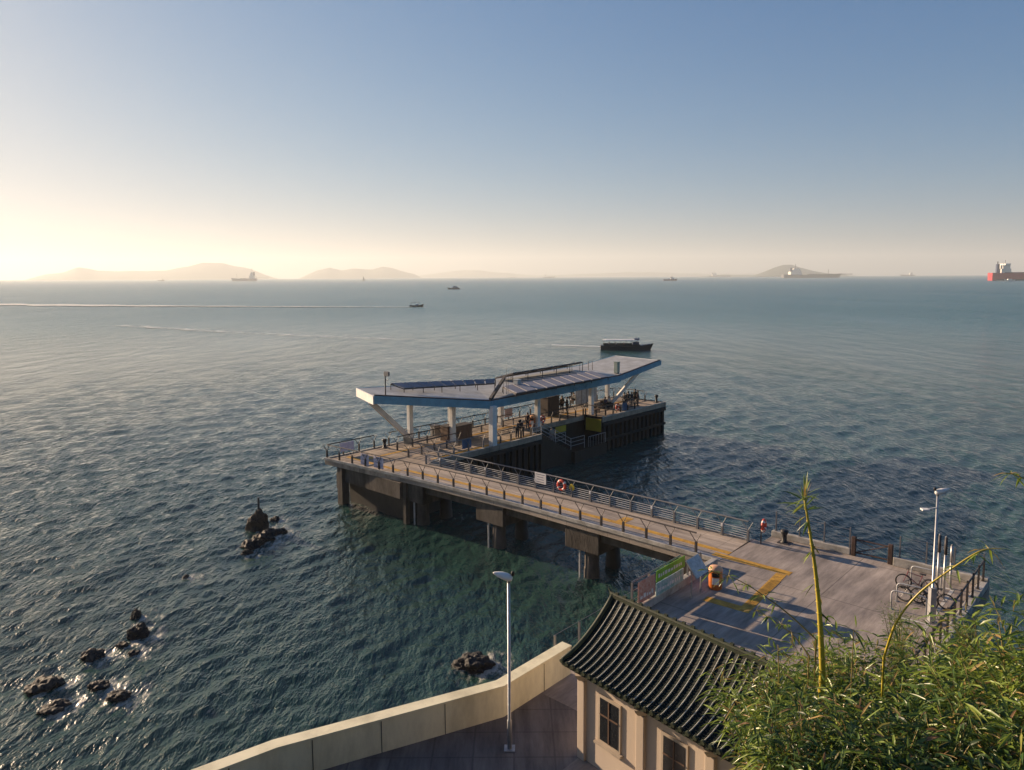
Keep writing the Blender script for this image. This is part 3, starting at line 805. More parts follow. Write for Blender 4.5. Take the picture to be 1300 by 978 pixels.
# solar arrays on the canopy (each rests on it: own thing)
M_solar = mat('solar_glass', (.19, .185, .21), .55, 0, var=.12, scale=1)
def solar(label, a, b, c, d, ncol, legs=.55):
    """a,b front edge; c,d back edge (F coords 3D)"""
    a, b, c, d = map(Vector, (a, b, c, d)); o = (a + c) / 2
    root, oo = fthing('solar_array', label, 'solar panels', o.x, o.y, min(a.z, c.z) - legs, 'solar arrays on the canopy')
    for i in range(ncol):
        t0 = i / ncol + .006; t1 = (i + 1) / ncol - .006
        MB().slab([a.lerp(b, t0), a.lerp(b, t1), d.lerp(c, t1), d.lerp(c, t0)], .05).build('panel', M_solar, root, oo)
    mb = MB()
    for p, q in ((a, b), (d, c)):
        mb.beam(p + Vector((0, 0, -.1)), q + Vector((0, 0, -.1)), .08, .1)
        for i in range(6):
            s = p.lerp(q, i / 5); mb.beam(s + Vector((0, 0, -.1)), s + Vector((0, 0, -.1 - legs - max(0, s.z - min(a.z, c.z)))), .05, .05)
    for i in range(6): mb.beam(a.lerp(b, i / 5) + Vector((0, 0, -.11)), d.lerp(c, i / 5) + Vector((0, 0, -.11)), .05, .08)
    mb.build('rack', M_dark, root, oo)
solar('long low solar array on the left wing of the canopy', FP(513, 492.5, 8.25), FP(628, 486, 8.0), FP(629, 481, 8.3), FP(496, 486.5, 8.55), 9, .5)
solar('wide solar array nearest the front edge of the right canopy wing', FP(655, 499, 7.75), FP(772, 478, 7.75), FP(752, 471, 7.95), FP(638, 490.5, 7.95), 10, .25)
solar('weathered array with open dark underside at the back of the canopy', (1.7, 19.5, 8.3), (1.7, 30.5, 8.4), (-.6, 30.8, 7.75), (-.6, 19.5, 7.65), 9, .3)
def cabinet(label, px, py, w_, h_, z, m):
    p = FP(px, py, z); r, o = fthing('equipment_cabinet', label, 'cabinet', p[0], p[1], z)
    MB().box(p[0] - w_ / 2, p[0] + w_ / 2, p[1] - w_ / 2, p[1] + w_ / 2, z + .06, z + h_).build('body', m, r, o, bevel=.02)
    MB().box(p[0] - w_ / 2 - .03, p[0] + w_ / 2 + .03, p[1] - w_ / 2 - .03, p[1] + w_ / 2 + .03, z + h_ + .001, z + h_ + .06).build('lid', m, r, o)
    MB().box(p[0] - w_ / 2 + .05, p[0] + w_ / 2 - .05, p[1] - w_ / 2 + .05, p[1] + w_ / 2 - .05, z, z + .058).build('foot', M_dark, r, o)
cabinet('grey equipment cabinet on the canopy behind the front solar array', 657, 496, .5, .95, 7.35, mat('grey_cabinet', (.33, .36, .36), .5))
cabinet('tall greenish cabinet on the canopy near its right tip', 783, 474, .45, 1.15, 7.35, mat('green_cabinet', (.28, .33, .27), .5))
ms = FP(489.5, 503, 8.1); r, o = fthing('weather_mast', 'thin dark mast with a small sensor at the left canopy end', 'mast', ms[0], ms[1], 8.1)
MB().tube([(ms[0], ms[1], 8.0), (ms[0], ms[1], 10.0)], .05, 8).build('pole', M_dark, r, o)
MB().box(ms[0] - .1, ms[0] + .45, ms[1] - .06, ms[1] + .1, 9.7, 10.05).tube([(ms[0], ms[1], 9.3), (ms[0] + .4, ms[1], 9.45)], .03, 6).build('sensor', M_rail, r, o)
ms = FP(643, 500, 7.4); r, o = fthing('antenna', 'thin tall whip antenna behind the canopy fold', 'antenna', ms[0], ms[1], 7.4)
MB().tube([(ms[0], ms[1], 7.35), (ms[0], ms[1], 9.9)], [.03, .012], 6).build('whip', M_rail, r, o); MB().tube([(ms[0] + .2, ms[1], 7.35), (ms[0] + .2, ms[1], 8.9)], .02, 6).tube([(ms[0] - .25, ms[1] - .1, 7.35), (ms[0] - .25, ms[1] - .1, 8.6), (ms[0] + .2, ms[1], 8.6)], .02, 6).build('bracket', M_dark, r, o)
for lab, (px0, py0), (px1, py1), zz in (('dark safety frame at the right end of the back solar array', (726, 472), (736, 472), 7.45), ('small thin safety frame on the canopy behind the front array', (747, 470), (752, 470), 7.45)):
    a = FP(px0, py0, zz); b = FP(px1, py1, zz); r, o = fthing('guard_frame', lab, 'frame', a[0], a[1], zz)
    MB().tube([a, (a[0], a[1], zz + 1.0), (b[0], b[1], zz + 1.0), b], .03, 6).build('tube', M_dark, r, o)

# ------------------------------------------------------------------ pier furniture
def signboard(label, x, y, z0, w_, h_, m, along='y', legs=True, name='signboard', marks=0, tilt=0):
    r, o = fthing(name, label, 'sign', x, y, z0)
    if along == 'y': mb = MB().box(x - .02, x + .02, y - w_ / 2, y + w_ / 2, z0 + (.0 if not legs else 1.0) , z0 + (h_ if not legs else 1.0 + h_))
    else: mb = MB().box(x - w_ / 2, x + w_ / 2, y - .02, y + .02, z0 + (.0 if not legs else 1.0), z0 + (h_ if not legs else 1.0 + h_))
    mb.build('board', m, r, o)
    if marks:
        mk = MB(); zb = z0 + (0 if not legs else 1.0)
        for i in range(marks):
            zz = zb + h_ * (.15 + .7 * i / max(1, marks - 1)); ww = w_ * random.uniform(.25, .42)
            if along == 'y': mk.box(x + .021, x + .024, y - ww, y + ww, zz - h_ * .03, zz + h_ * .03)
            else: mk.box(x - ww, x + ww, y - .026, y - .0215, zz - h_ * .03, zz + h_ * .03)
        mk.build('marks', mat('sign_marks', (.18, .18, .24), .6), r, o)
    return r
xs_ = F(at(692, 620, DZ)).x
signboard('white notice board on the far bridge railing left of the life ring', xs_, ne(xs_) + BW - .2, DZ + .42, .95, .7, M_white, 'x', False, marks=4)
for lab, xx, ww in (('lilac poster on the near railing by the pier corner', 4.4, .95), ('lilac and white poster right of the first poster on the near railing', 5.9, 1.1)):
    signboard(lab, xx, ne(xx) + .2, DZ + .12, ww, .85, M_poster, 'x', False, name='poster', marks=3)
signboard('small lilac poster on the short left end railing', .18, 1.6, DZ + .3, 1.3, .7, M_poster, 'y', False, name='poster')
signboard('pinkish notice on the seaward railing under the canopy', .2, 20.5, DZ + .3, 1.1, .8, mat('pink_notice', (.45, .36, .36), .6), 'y', False, marks=3)
signboard('blue notice board facing the steps under the canopy', 6.6, 8.6, DZ + .25, 1.0, .8, M_blue, 'y', False)
signboard('dark notice board below the left canopy strut', 3.0, 5.5, DZ + .55, 1.0, .6, mat('dark_board', (.03, .04, .05), .5), 'x', False)
signboard('blue notice board beside the standing group at the right end', 6.2, 31.8, DZ + .1, .9, .8, M_blue, 'y', False)
def kiosk(label, px, py, w_, d_, h_, m):
    p = FP(px, py, DZ); r, o = fthing('kiosk', label, 'kiosk', p[0], p[1], DZ)
    MB().box(p[0] - w_ / 2, p[0] + w_ / 2, p[1] - d_ / 2, p[1] + d_ / 2, DZ, DZ + h_).build('cabinet', m, r, o, bevel=.02)
    MB().box(p[0] - w_ / 2 - .06, p[0] + w_ / 2 + .06, p[1] - d_ / 2 - .06, p[1] + d_ / 2 + .06, DZ + h_ + .001, DZ + h_ + .07).build('top', M_dark, r, o)
    mb = MB()
    for i in range(5): mb.box(p[0] + w_ / 2 + .001, p[0] + w_ / 2 + .02, p[1] - d_ / 2 + .05 + i * d_ / 5, p[1] - d_ / 2 + .02 + (i + .8) * d_ / 5, DZ + .1, DZ + h_ - .1)
    mb.build('door_slat', m, r, o)
kiosk('brown timber cabinet left of the near canopy column', 569, 559, .9, .9, 1.25, M_wood)
kiosk('long brown timber cabinet right of the near canopy column', 585, 557, .9, 1.9, 1.2, M_wood)
kiosk('dark timber shelter cabinet behind the standing couple', 698, 527, 1.0, 1.8, 1.9, mat('dark_timber', (.05, .035, .028), .7))
kiosk('low grey planter cabinet behind the left queue railing', 553, 552, .6, .7, .8, mat('grey_cab', (.3, .28, .26), .7))
def bench(label, px, py, L_=1.8, rz=0):
    p = FP(px, py, DZ); r, o = fthing('bench', label, 'bench', p[0], p[1], DZ, 'benches under the canopy')
    mb = MB()
    for i in range(4): mb.box(p[0] - .24 + i * .12, p[0] - .14 + i * .12, p[1] - L_ / 2, p[1] + L_ / 2, DZ + .41, DZ + .45)
    mb.build('seat', M_wood, r, o)
    for s in (-1, 1):
        MB().box(p[0] - .2, p[0] + .2, p[1] + s * (L_ / 2 - .25) - .04, p[1] + s * (L_ / 2 - .25) + .04, DZ, DZ + .408).build('leg', M_dark, r, o)
    MB().box(p[0] - .3, p[0] - .26, p[1] - L_ / 2, p[1] + L_ / 2, DZ + .55, DZ + .85).tube([(p[0] - .28, p[1] - L_ / 2 + .1, DZ + .4), (p[0] - .28, p[1] - L_ / 2 + .1, DZ + .8)], .02).tube([(p[0] - .28, p[1] + L_ / 2 - .1, DZ + .4), (p[0] - .28, p[1] + L_ / 2 - .1, DZ + .8)], .02).build('backrest', M_wood, r, o)
    return p
b1 = bench('wooden bench with two people sitting behind the standing trio', 731, 512)
b2 = bench('wooden bench beside the right canopy strut', 771, 518)
b3 = bench('empty bench right of the middle canopy column', 757, 525, 1.2)
def bollard(label, x, y, h=.5):
    r, o = fthing('mooring_bollard', label, 'bollard', x, y, DZ, 'mooring bollards')
    MB().lathe([(.2, 0), (.2, .05), (.13, .08), (.12, h * .6), (.2, h * .8), (.2, h * .95), (.1, h)], (x, y, DZ), 14).build('post', M_black, r, o, smooth=True)
    MB().box(x - .28, x + .28, y - .28, y + .28, DZ + .001, DZ + .03).build('base_plate', M_dark, r, o)
bollard('squat black bollard in the gap of the left end railings', .6, 5.0, .75)
bollard('black bollard at the far right tip of the pier head', 5.9, 38.5, .9)
bb_ = FP(988, 694, DZ); bollard('fat black bollard on the kerb right of the red life ring', 33.9, YB - .75, .7)

def lifering(label, loc, rz, stand=True, s=.38, m=M_red, rh=.9):
    r = thing('life_ring', label, 'life ring', loc, rz, 'life rings')
    Mx = Matrix.Rotation(R(90), 3, 'X')
    MB().torus((0, 0, rh), s * .75, s * .25, Mx, 24, 8).build('ring', m, r, smooth=True)
    for i in range(4):
        t = i * math.pi / 2 + .5
        MB().torus((0, 0, rh), s * .75, s * .262, Mx, 4, 8, t, t + .35).build('band', M_white, r)
    mb = MB().box(-.03, .03, .1, .15, 0, rh + s * .9)
    mb.box(-.35, .35, .08, .098, rh - .1, rh + .1)
    mb.build('bracket', M_dark, r)
    return r
def wl_(px, py, z=DZ): p = at(px, py, z); return p
lr = lifering('orange life ring with yellow disc beside it on the far bridge railing', wl_(713, 628), AX, rh=.62)
lifering('red life ring on a stand at the plaza end of the footbridge', wl_(969, 691), AX + 1.75, rh=1.0, s=.36)
lifering('red and white life ring on the railing above the landing steps', W(4.5, 20.6, DZ), AX + R(90), rh=.6)
lifering('red life ring on the railing left of the standing group', W(6.15, 30.6, DZ), AX + R(90), rh=.6)
yd = thing('yellow_disc', 'round yellow float hung right of the orange life ring', 'float', wl_(726, 631), AX)
MB().lathe([(.02, -.04), (.2, -.04), (.22, 0), (.2, .04), (.02, .04)], (0, 0, 0), 16).build('disc', M_yel, yd, M=Matrix.Translation((0, 0, .62)) @ Matrix.Rotation(R(90), 4, 'X'))
MB().box(-.02, .02, .05, .09, 0, .7).build('hanger', M_dark, yd)

def litter_bin(label, loc, rz=0):
    r = thing('litter_bin', label, 'litter bin', loc, rz, 'orange litter bins')
    MB().lathe([(.27, .0), (.30, .03), (.31, .5), (.30, .82), (.31, .86)], (0, 0, 0), 20).build('body', M_orange, r, smooth=True)
    MB().lathe([(.32, .862), (.32, .90), (.26, 1.0), (.12, 1.05), (.02, 1.06)], (0, 0, 0), 20).build('lid', mat('pale_orange_lid', (.66, .36, .2), .5), r, smooth=True)
    mb = MB(); n = 8
    for k_ in range(n):
        t0 = -.55 + 1.1 * k_ / n - math.pi / 2; t1 = -.55 + 1.1 * (k_ + 1) / n - math.pi / 2
        mb.add([(math.cos(t) * rr, math.sin(t) * rr, z) for t in (t0, t1) for rr, z in ((.316, .62), (.313, .80))], [(0, 2, 3, 1)])
    mb.build('slot', M_black, r)
    mb = MB()
    for k_ in range(n):
        t0 = -.5 + 1.0 * k_ / n - math.pi / 2; t1 = -.5 + 1.0 * (k_ + 1) / n - math.pi / 2
        mb.add([(math.cos(t) * rr, math.sin(t) * rr, z) for t in (t0, t1) for rr, z in ((.316, .28), (.316, .58))], [(0, 2, 3, 1)])
    mb.build('label_panel', M_white, r)
    return r
litter_bin('orange litter bin with white panel on the plaza beside the kerb', wl_(908, 747), -.25)
litter_bin('small orange litter bin beside a canopy column on the pier', wl_(676, 541.5), -.2)

# information board on two legs, tilted
la = at(877.6, 760, DZ); lb_ = at(889.4, 751.6, DZ); lm_ = (la + lb_) / 2; hl_ = (lb_ - la).length / 2; ia = math.atan2(lb_.y - la.y, lb_.x - la.x)
ib = thing('information_board', 'tilted grey information board on steel legs above the green banner', 'sign', lm_, ia)
for s_ in (-1, 1): MB().tube([(s_ * hl_, 0, 0), (s_ * hl_, 0, 1.0), (s_ * hl_, .10, 1.5)], .035, 8).build('leg', M_steel, ib)
tl = Matrix.Translation((0, -.02, 1.32)) @ Matrix.Rotation(R(52), 4, 'X')
MB().box(-.56, .56, -.42, .42, -.03, .03).build('board', M_steel, ib, M=tl)
MB().box(-.50, .50, -.36, .36, .031, .036).build('face', mat('info_face', (.42, .44, .44), .3, var=.3, scale=5), ib, M=tl)
# banners on the left plaza railing
for lab, y0, y1, z0, z1, m in (('bright green banner with white writing on the left plaza railing', -5.6, -3.2, 1.0, 1.5, M_green), ('warm coloured picture banner at the near end of the plaza railing', -7.0, -5.7, .5, 1.45, M_posterp),
                               ('blue and white picture banner below the green banner', -5.6, -3.3, .38, .95, M_postermix)):
    r, o = fthing('banner', lab, 'banner', XL + .3, (y0 + y1) / 2, DZ + z0)
    MB().box(XL + .32, XL + .345, y0, y1, DZ + z0, DZ + z1).build('sheet', m, r, o)
    mb = MB(); yy = y0 + .15
    while yy < y1 - .25:
        wv = random.uniform(.08, .2); mb.box(XL + .346, XL + .349, yy, yy + wv, DZ + z0 + .16, DZ + z0 + .16 + random.uniform(.1, .2)); yy += wv + .07
    mb.build('marks', M_white, r, o)
railing('steel railing carrying the banners on the left plaza edge', [(XL + .16, -7.2), (XL + .16, -3.3)], style='S', sp=1.3, z=DZ + .36, m=M_rail, rail_r=.03, wires=2, height=1.12)

# ------------------------------------------------------------------ street lamps
def lamp(label, base, h, rz):
    r = thing('street_lamp', label, 'street lamp', base, rz, 'white headed street lamps')
    MB().tube([(0, 0, 0), (0, 0, .9), (0, 0, .92), (0, 0, h)], [.068, .068, .05, .042], 12).build('pole', M_steel, r, smooth=True)
    MB().box(-.16, .16, -.16, .16, 0.001, .03).build('base_plate', M_steel, r)
    # shell shaped head, tilted up, tapering away from the pole
    mb = MB(); n = 12; secs = [(-.16, .05, .05), (-.10, .12, .09), (.05, .17, .11), (.25, .16, .10), (.42, .11, .07), (.55, .05, .04), (.60, .01, .01)]
    for (x, wy, hz_) in secs:
        for j in range(n):
            t = 2 * math.pi * j / n; z = math.sin(t) * hz_ * 1.6; z = z if z > 0 else z * .6
            mb.v.append((x, math.cos(t) * wy, z))
    for i in range(len(secs) - 1):
        for j in range(n):
            j2 = (j + 1) % n; mb.f.append((i * n + j, i * n + j2, (i + 1) * n + j2, (i + 1) * n + j))
    mb.f.append(tuple(range(n))[::-1]); mb.f.append(tuple((len(secs) - 1) * n + j for j in range(n)))
    T = Matrix.Translation((.02, 0, h + .12)) @ Matrix.Rotation(R(-20), 4, 'Y') @ Matrix.Scale(.78, 4)
    hd = mb.build('lamp_head', M_white, r, smooth=True, M=T)
    MB().box(.08, .42, -.1, .1, -.06, -.05).build('lens', M_glassp, hd, M=T)
    MB().lathe([(.05, 0), (.05, .1), (.03, .13)], (-.12, 0, h + .2), 10).build('photocell', M_black, r, smooth=True)
    MB().tube([(0, 0, h - .02), (-.02, 0, h + .1)], .05, 8).build('bracket', M_rail, r)
    return r
lb = at(647, 951, DZ)
lamp('white headed street lamp standing left of the tiled pavilion', lb, 5.15, R(178))
lb2 = at(1182, 790, DZ)
l2 = lamp('white headed street lamp standing beside the parked bicycles', lb2, 5.25, R(-6))
MB().tube([(0, 0, 4.75), (-.45, -.1, 4.7)], .03, 6).box(-.62, -.35, -.2, .05, 4.66, 4.72).build('camera_arm', M_white, l2)
MB().box(-.11, .11, -.13, .13, .05, 1.45).build('control_box', mat('grey_control_box', (.26, .26, .26), .6), l2)
def pole(label, px, py, h, topm):
    b = at(px, py, DZ); r = thing('steel_pole', label, 'pole', b, 0, 'slim poles beside the bicycles')
    MB().tube([(0, 0, 0), (0, 0, h)], .055, 10).build('pole', M_steel, r, smooth=True)
    MB().tube([(0, 0, h + .001), (0, 0, h + .75)], .062, 10).build('top_sleeve', topm, r, smooth=True)  # plain sleeve over the pole top, not a lamp
    MB().lathe([(.04, 0), (.045, .04), (.02, .08)], (0, 0, h + .752), 10).build('finial', M_rail, r)
pole('slim steel pole with dark capped top right of the lamp', 1197.5, 759.5, 1.95, M_dark)
pole('slim steel pole half hidden behind the lamp post', 1189.5, 756, 1.95, M_dark)
pole('slim steel pole nearest the arching bamboo by the bay line', 1206, 747, 1.2, M_steel)

# ------------------------------------------------------------------ bicycles and racks
def rack(label, px, py, rz, L_=.95):
    b = at(px, py, DZ); r = thing('bicycle_rack', label, 'bicycle rack', b, rz, 'steel hoop bicycle racks')
    pts = [(-L_ / 2, 0, 0), (-L_ / 2, 0, .68)] + [(-L_ / 2 + .14 * (1 - math.cos(t)), 0, .68 + .14 * math.sin(t)) for t in (.5, 1.0, 1.57)] + [(L_ / 2 - .14 * (1 - math.cos(t)), 0, .68 + .14 * math.sin(t)) for t in (1.57, 1.0, .5)] + [(L_ / 2, 0, .68), (L_ / 2, 0, 0)]
    MB().tube(pts, .032, 8).build('hoop', M_lrail, r, smooth=True)
    for s in (-1, 1): MB().lathe([(.08, 0.001), (.08, .02)], (s * L_ / 2, 0, 0), 10).build('base_plate', M_steel, r)
RZ = AX
rack('steel hoop rack behind the red framed bicycle', 1175, 745, RZ, 1.2)
rack('steel hoop rack between the two bicycles', 1158, 768, RZ + .1, 1.2)
rack('steel hoop rack nearest the feathery shrub', 1153, 778, RZ + .15, 1.3)
def bicycle(label, px, py, rz, m, group='bicycles parked in the bay'):
    b = at(px, py, DZ); r = thing('bicycle', label, 'bicycle', b, rz, group)
    Mx = Matrix.Rotation(R(90), 3, 'X')
    for x in (-.52, .52):
        wh = MB().torus((x, 0, .34), .312, .034, Mx, 28, 6).build('wheel', M_black, r, smooth=True)
        mb = MB()
        for i in range(12):
            t = i * math.pi / 6; mb.tube([(x, 0, .34), (x + math.cos(t) * .3, 0, .34 + math.sin(t) * .3)], .004, 4)
        mb.tube([(x, -.05, .34), (x, .05, .34)], .02, 6); mb.build('spokes', M_steel, wh)
    mb = MB(); bbk = (-.08, 0, .30); seat = (-.22, 0, .78); hd_ = (.36, 0, .80); hl = (.40, 0, .66)
    mb.tube([bbk, seat], .017, 6); mb.tube([(-.2, 0, .72), hd_], .016, 6); mb.tube([bbk, hl], .02, 6); mb.tube([bbk, (-.52, .04, .34)], .011, 6); mb.tube([bbk, (-.52, -.04, .34)], .011, 6)
    mb.tube([(-.2, 0, .70), (-.52, .04, .34)], .010, 6); mb.tube([(-.2, 0, .70), (-.52, -.04, .34)], .010, 6); mb.tube([(.34, 0, .86), hl], .02, 6)
    mb.build('frame', m, r)
    MB().tube([hl, (.42, .045, .6), (.52, .045, .34)], .013, 6).tube([hl, (.42, -.045, .6), (.52, -.045, .34)], .013, 6).build('fork', m, r)
    MB().tube([(.34, 0, .86), (.33, 0, .98), (.38, -.28, 1.0)], .014, 6).tube([(.33, 0, .98), (.38, .28, 1.0)], .014, 6).build('handlebar', M_dark, r)
    MB().add([(-.36, -.07, .86), (-.36, .07, .86), (-.1, .02, .85), (-.1, -.02, .85), (-.36, -.07, .81), (-.36, .07, .81), (-.1, .02, .82), (-.1, -.02, .82)], [(0, 3, 2, 1), (4, 5, 6, 7), (0, 1, 5, 4), (1, 2, 6, 5), (2, 3, 7, 6), (3, 0, 4, 7)]).tube([seat, (-.24, 0, .83)], .014, 6).build('saddle', M_black, r, bevel=.01)
    MB().torus((-.08, .04, .30), .09, .008, Mx, 16, 5).tube([(-.08, .05, .3), (-.05, .09, .14)], .01).tube([(-.08, -.05, .3), (-.11, -.09, .46)], .01).box(-.1, .0, .08, .16, .12, .14).box(-.16, -.06, -.16, -.08, .45, .47).build('crank', M_dark, r)
    return r
bicycle('red framed bicycle leaning at the back hoop rack', 1163, 751, RZ + R(178) + .12, mat('dark_red_frame', (.18, .03, .04), .4))
bicycle('black bicycle nearest the camera at the racks', 1163, 768, RZ + R(174), M_dark)
bicycle('grey bicycle mostly hidden behind the lamp post', 1183, 770, RZ + R(184), M_rail)

# ------------------------------------------------------------------ people
def skinned(joints, edges, sub=1):
    me = bpy.data.meshes.new('sk'); me.from_pydata([j[:3] for j in joints], edges, [])
    ob = bpy.data.objects.new('sk', me); COL.objects.link(ob)
    sm = ob.modifiers.new('s', 'SKIN'); 
    for i, j in enumerate(joints):
        rr = j[3]; me.skin_vertices[0].data[i].radius = (rr, rr) if not isinstance(rr, tuple) else rr
        me.skin_vertices[0].data[i].use_root = (i == 0)
    sm.use_smooth_shade = True
    ss = ob.modifiers.new('u', 'SUBSURF'); ss.levels = sub; ss.render_levels = sub
    dg = bpy.context.evaluated_depsgraph_get(); ev = ob.evaluated_get(dg); m2 = bpy.data.meshes.new_from_object(ev)
    vs = [tuple(v.co) for v in m2.vertices]; fs = [tuple(p.vertices) for p in m2.polygons]
    bpy.data.objects.remove(ob); bpy.data.meshes.remove(m2)
    return vs, fs
def sk_mesh(me):
    return me
def person(label, loc, rz, pose='stand', top=(.03, .03, .035), legs=(.02, .022, .03), h=1.7, group='people on the pier', skirt=False, longsleeve=True, hair_long=False):
    r = thing('person', label, 'person', loc, rz, group); s = h / 1.7
    P = {}
    sit = pose == 'sit'; dz = -.46 if sit else 0
    P['pel'] = (0, 0, .93 + dz); P['ch'] = (0, .02, 1.24 + dz); P['nb'] = (0, .0, 1.42 + dz); P['nk'] = (0, .01, 1.49 + dz); P['hd'] = (0, .03, 1.58 + dz); P['ht'] = (0, .02, 1.66 + dz)
    if pose == 'lean': 
        for k_ in ('ch', 'nb', 'nk', 'hd', 'ht'):
            x, y, z = P[k_]; t = (z - .93) * .45; P[k_] = (x, y + t, z - t * .22)
    cy = P['nb'][1]; cz = P['nb'][2] - .04
    for sd_, sg in (('L', -1), ('R', 1)):
        P['sh' + sd_] = (.17 * sg, cy, cz)
        if pose in ('phone', 'lean', 'sit'):
            P['el' + sd_] = (.21 * sg, cy + .08, cz - .25); P['wr' + sd_] = (.12 * sg, cy + .30, cz - .20); P['ha' + sd_] = (.09 * sg, cy + .38, cz - .16)
        elif pose == 'walk':
            P['el' + sd_] = (.22 * sg, cy - .04 * sg, cz - .26); P['wr' + sd_] = (.22 * sg, cy + .10 * sg + .05, cz - .47); P['ha' + sd_] = (.21 * sg, cy + .14 * sg + .07, cz - .55)
        else:
            P['el' + sd_] = (.22 * sg, cy - .02, cz - .27); P['wr' + sd_] = (.21 * sg, cy + .05, cz - .50); P['ha' + sd_] = (.205 * sg, cy + .08, cz - .59)
        if sit:
            P['hp' + sd_] = (.10 * sg, 0.03, .47); P['kn' + sd_] = (.12 * sg, .43, .49); P['an' + sd_] = (.12 * sg, .43, .08); P['to' + sd_] = (.12 * sg, .58, .04)
        elif pose == 'walk':
            P['hp' + sd_] = (.09 * sg, 0, .88); P['kn' + sd_] = (.10 * sg, .12 * sg + .04, .49); P['an' + sd_] = (.10 * sg, .22 * sg - (.08 if sg < 0 else 0), .09 + (.05 if sg < 0 else 0)); P['to' + sd_] = (.10 * sg, .22 * sg + .12, .04)
        else:
            P['hp' + sd_] = (.09 * sg, 0, .88); P['kn' + sd_] = (.11 * sg, .02, .49); P['an' + sd_] = (.12 * sg, 0, .08); P['to' + sd_] = (.14 * sg, .15, .04)
    rad = dict(pel=.135, ch=.125, nb=.07, nk=.052, hd=.09, ht=.07, sh=.058, el=.042, wr=.028, ha=.032, hp=.085, kn=.06, an=.042, to=.035)
    rd = lambda k_: rad[k_.rstrip('LR')]
    names = list(P)
    def build(keys, edges, grow, name, m, extra=None):
        ks = [k_ for k_ in names if k_ in keys]; ix = {k_: i for i, k_ in enumerate(ks)}
        vs, fs = skinned([(*[c * s for c in P[k_]], (rd(k_) + grow) * s) for k_ in ks], [(ix[a], ix[b]) for a, b in edges])
        mb = MB(); mb.add(vs, fs)
        if extra: extra(mb)
        return mb.build(name, m, r, smooth=True)
    E = [('pel', 'ch'), ('ch', 'nb'), ('nb', 'nk'), ('nk', 'hd'), ('hd', 'ht')]
    for q in 'LR': E += [('nb', 'sh' + q), ('sh' + q, 'el' + q), ('el' + q, 'wr' + q), ('wr' + q, 'ha' + q), ('pel', 'hp' + q), ('hp' + q, 'kn' + q), ('kn' + q, 'an' + q), ('an' + q, 'to' + q)]
    def extra(mb):
        for q, sg in (('L', -1), ('R', 1)):
            a = Vector(P['ha' + q]); d = (a - Vector(P['wr' + q])).normalized(); side = d.cross(Vector((0, 0, 1)))
            if side.length < .1: side = Vector((0, 1, 0))
            side.normalize()
            for i in range(4):
                b0 = a + side * (i - 1.5) * .019; b1 = b0 + d * (.05 + .012 * (1.5 - abs(i - 1.3))) ; b2 = b1 + d * .025 + Vector((-sg * .02, 0, -.01))
                mb.tube([b0 * s, b1 * s, b2 * s], [.010 * s, .009 * s, .006 * s], 5)
            mb.tube([(a - side * .025) * s, (a - side * .05 + d * .02) * s, (a - side * .05 + d * .05) * s], [.012 * s, .010 * s, .007 * s], 5)
        hd_ = Vector(P['hd'])
        mb.tube([(hd_ + Vector((0, .085, .03))) * s, (hd_ + Vector((0, .115, -.01))) * s], [.01 * s, .014 * s], 5)
        for sg in (-1, 1): mb.ball(tuple((hd_ + Vector((sg * .092, 0, .0))) * s), .022 * s, 5)
    build(set(names), E, 0, 'body', M_skin, extra)
    tk = {'pel', 'ch', 'nb'} | {k_ + q for k_ in (('sh', 'el', 'wr') if longsleeve else ('sh', 'el')) for q in 'LR'}
    build(tk, [e for e in E if e[0] in tk and e[1] in tk], .02, 'top', mat('cloth_%d_%d_%d' % tuple(int(c * 255) for c in top), top, .9, var=.2, scale=8))
    lk = {'pel'} | {k_ + q for k_ in ('hp', 'kn', 'an') for q in 'LR'}
    if skirt: lk = {'pel'} | {k_ + q for k_ in ('hp', 'kn') for q in 'LR'}
    build(lk, [e for e in E if e[0] in lk and e[1] in lk], .022, 'trousers' if not skirt else 'shorts', mat('cloth_%d_%d_%d' % tuple(int(c * 255) for c in legs), legs, .9, var=.2, scale=8))
    mb = MB()
    for q in 'LR':
        a = Vector(P['an' + q]); t = Vector(P['to' + q]); mb.tube([(a + Vector((0, -.06, -.045))) * s, (a + Vector((0, .02, -.03))) * s, (t + Vector((0, .02, -.005))) * s], [.04 * s, .05 * s, .035 * s], 8)
    mb.build('shoes', M_black, r, smooth=True)
    hd_ = Vector(P['hd']) * s
    hb = MB().ball((hd_.x, hd_.y - .022 * s, hd_.z + .045 * s), .112 * s, 8, (1, 1.02, 1))
    if hair_long: hb.ball((hd_.x, hd_.y - .07 * s, hd_.z - .08 * s), .09 * s, 6, (1, .6, 1.5))
    hb.build('hair', M_hair, r, smooth=True)
    return r
away = lambda p: math.atan2(-p.x, p.y) * -1
def stand(label, px, py, rz, **k): return person(label, wl_(px, py), rz, **k)
stand('leftmost dark clothed person of the group at the right pier end', 792.6, 518.5, 2.2, pose='phone')
stand('person in dark top and tan trousers in the right pier end group', 797.4, 517, 2.9, legs=(.22, .13, .08), skirt=True)
stand('shorter dark clothed person in the middle of the right pier end group', 801.6, 516.5, -2.4, h=1.6, legs=(.30, .18, .12))
stand('tall person in dark olive top at the right pier end', 806, 515, -2.9, h=1.8, top=(.05, .045, .03))
stand('rightmost person of the group at the right pier end', 809.5, 515.5, -2.0, h=1.62, top=(.06, .02, .02))
stand('person in white shirt standing left of the trio under the canopy', 708.5, 524, -1.4, top=(.6, .58, .52), pose='phone', longsleeve=False)
stand('person in brown standing between the white shirt and the dark figure', 713.5, 524, 2.6, top=(.10, .07, .05), h=1.75)
stand('dark figure facing the pair under the middle of the canopy', 720, 525, 1.6, top=(.015, .015, .025), pose='phone')
stand('figure in navy leaning by the pale screens at the back', 754.8, 506, 2.8, top=(.015, .02, .06), pose='stand')
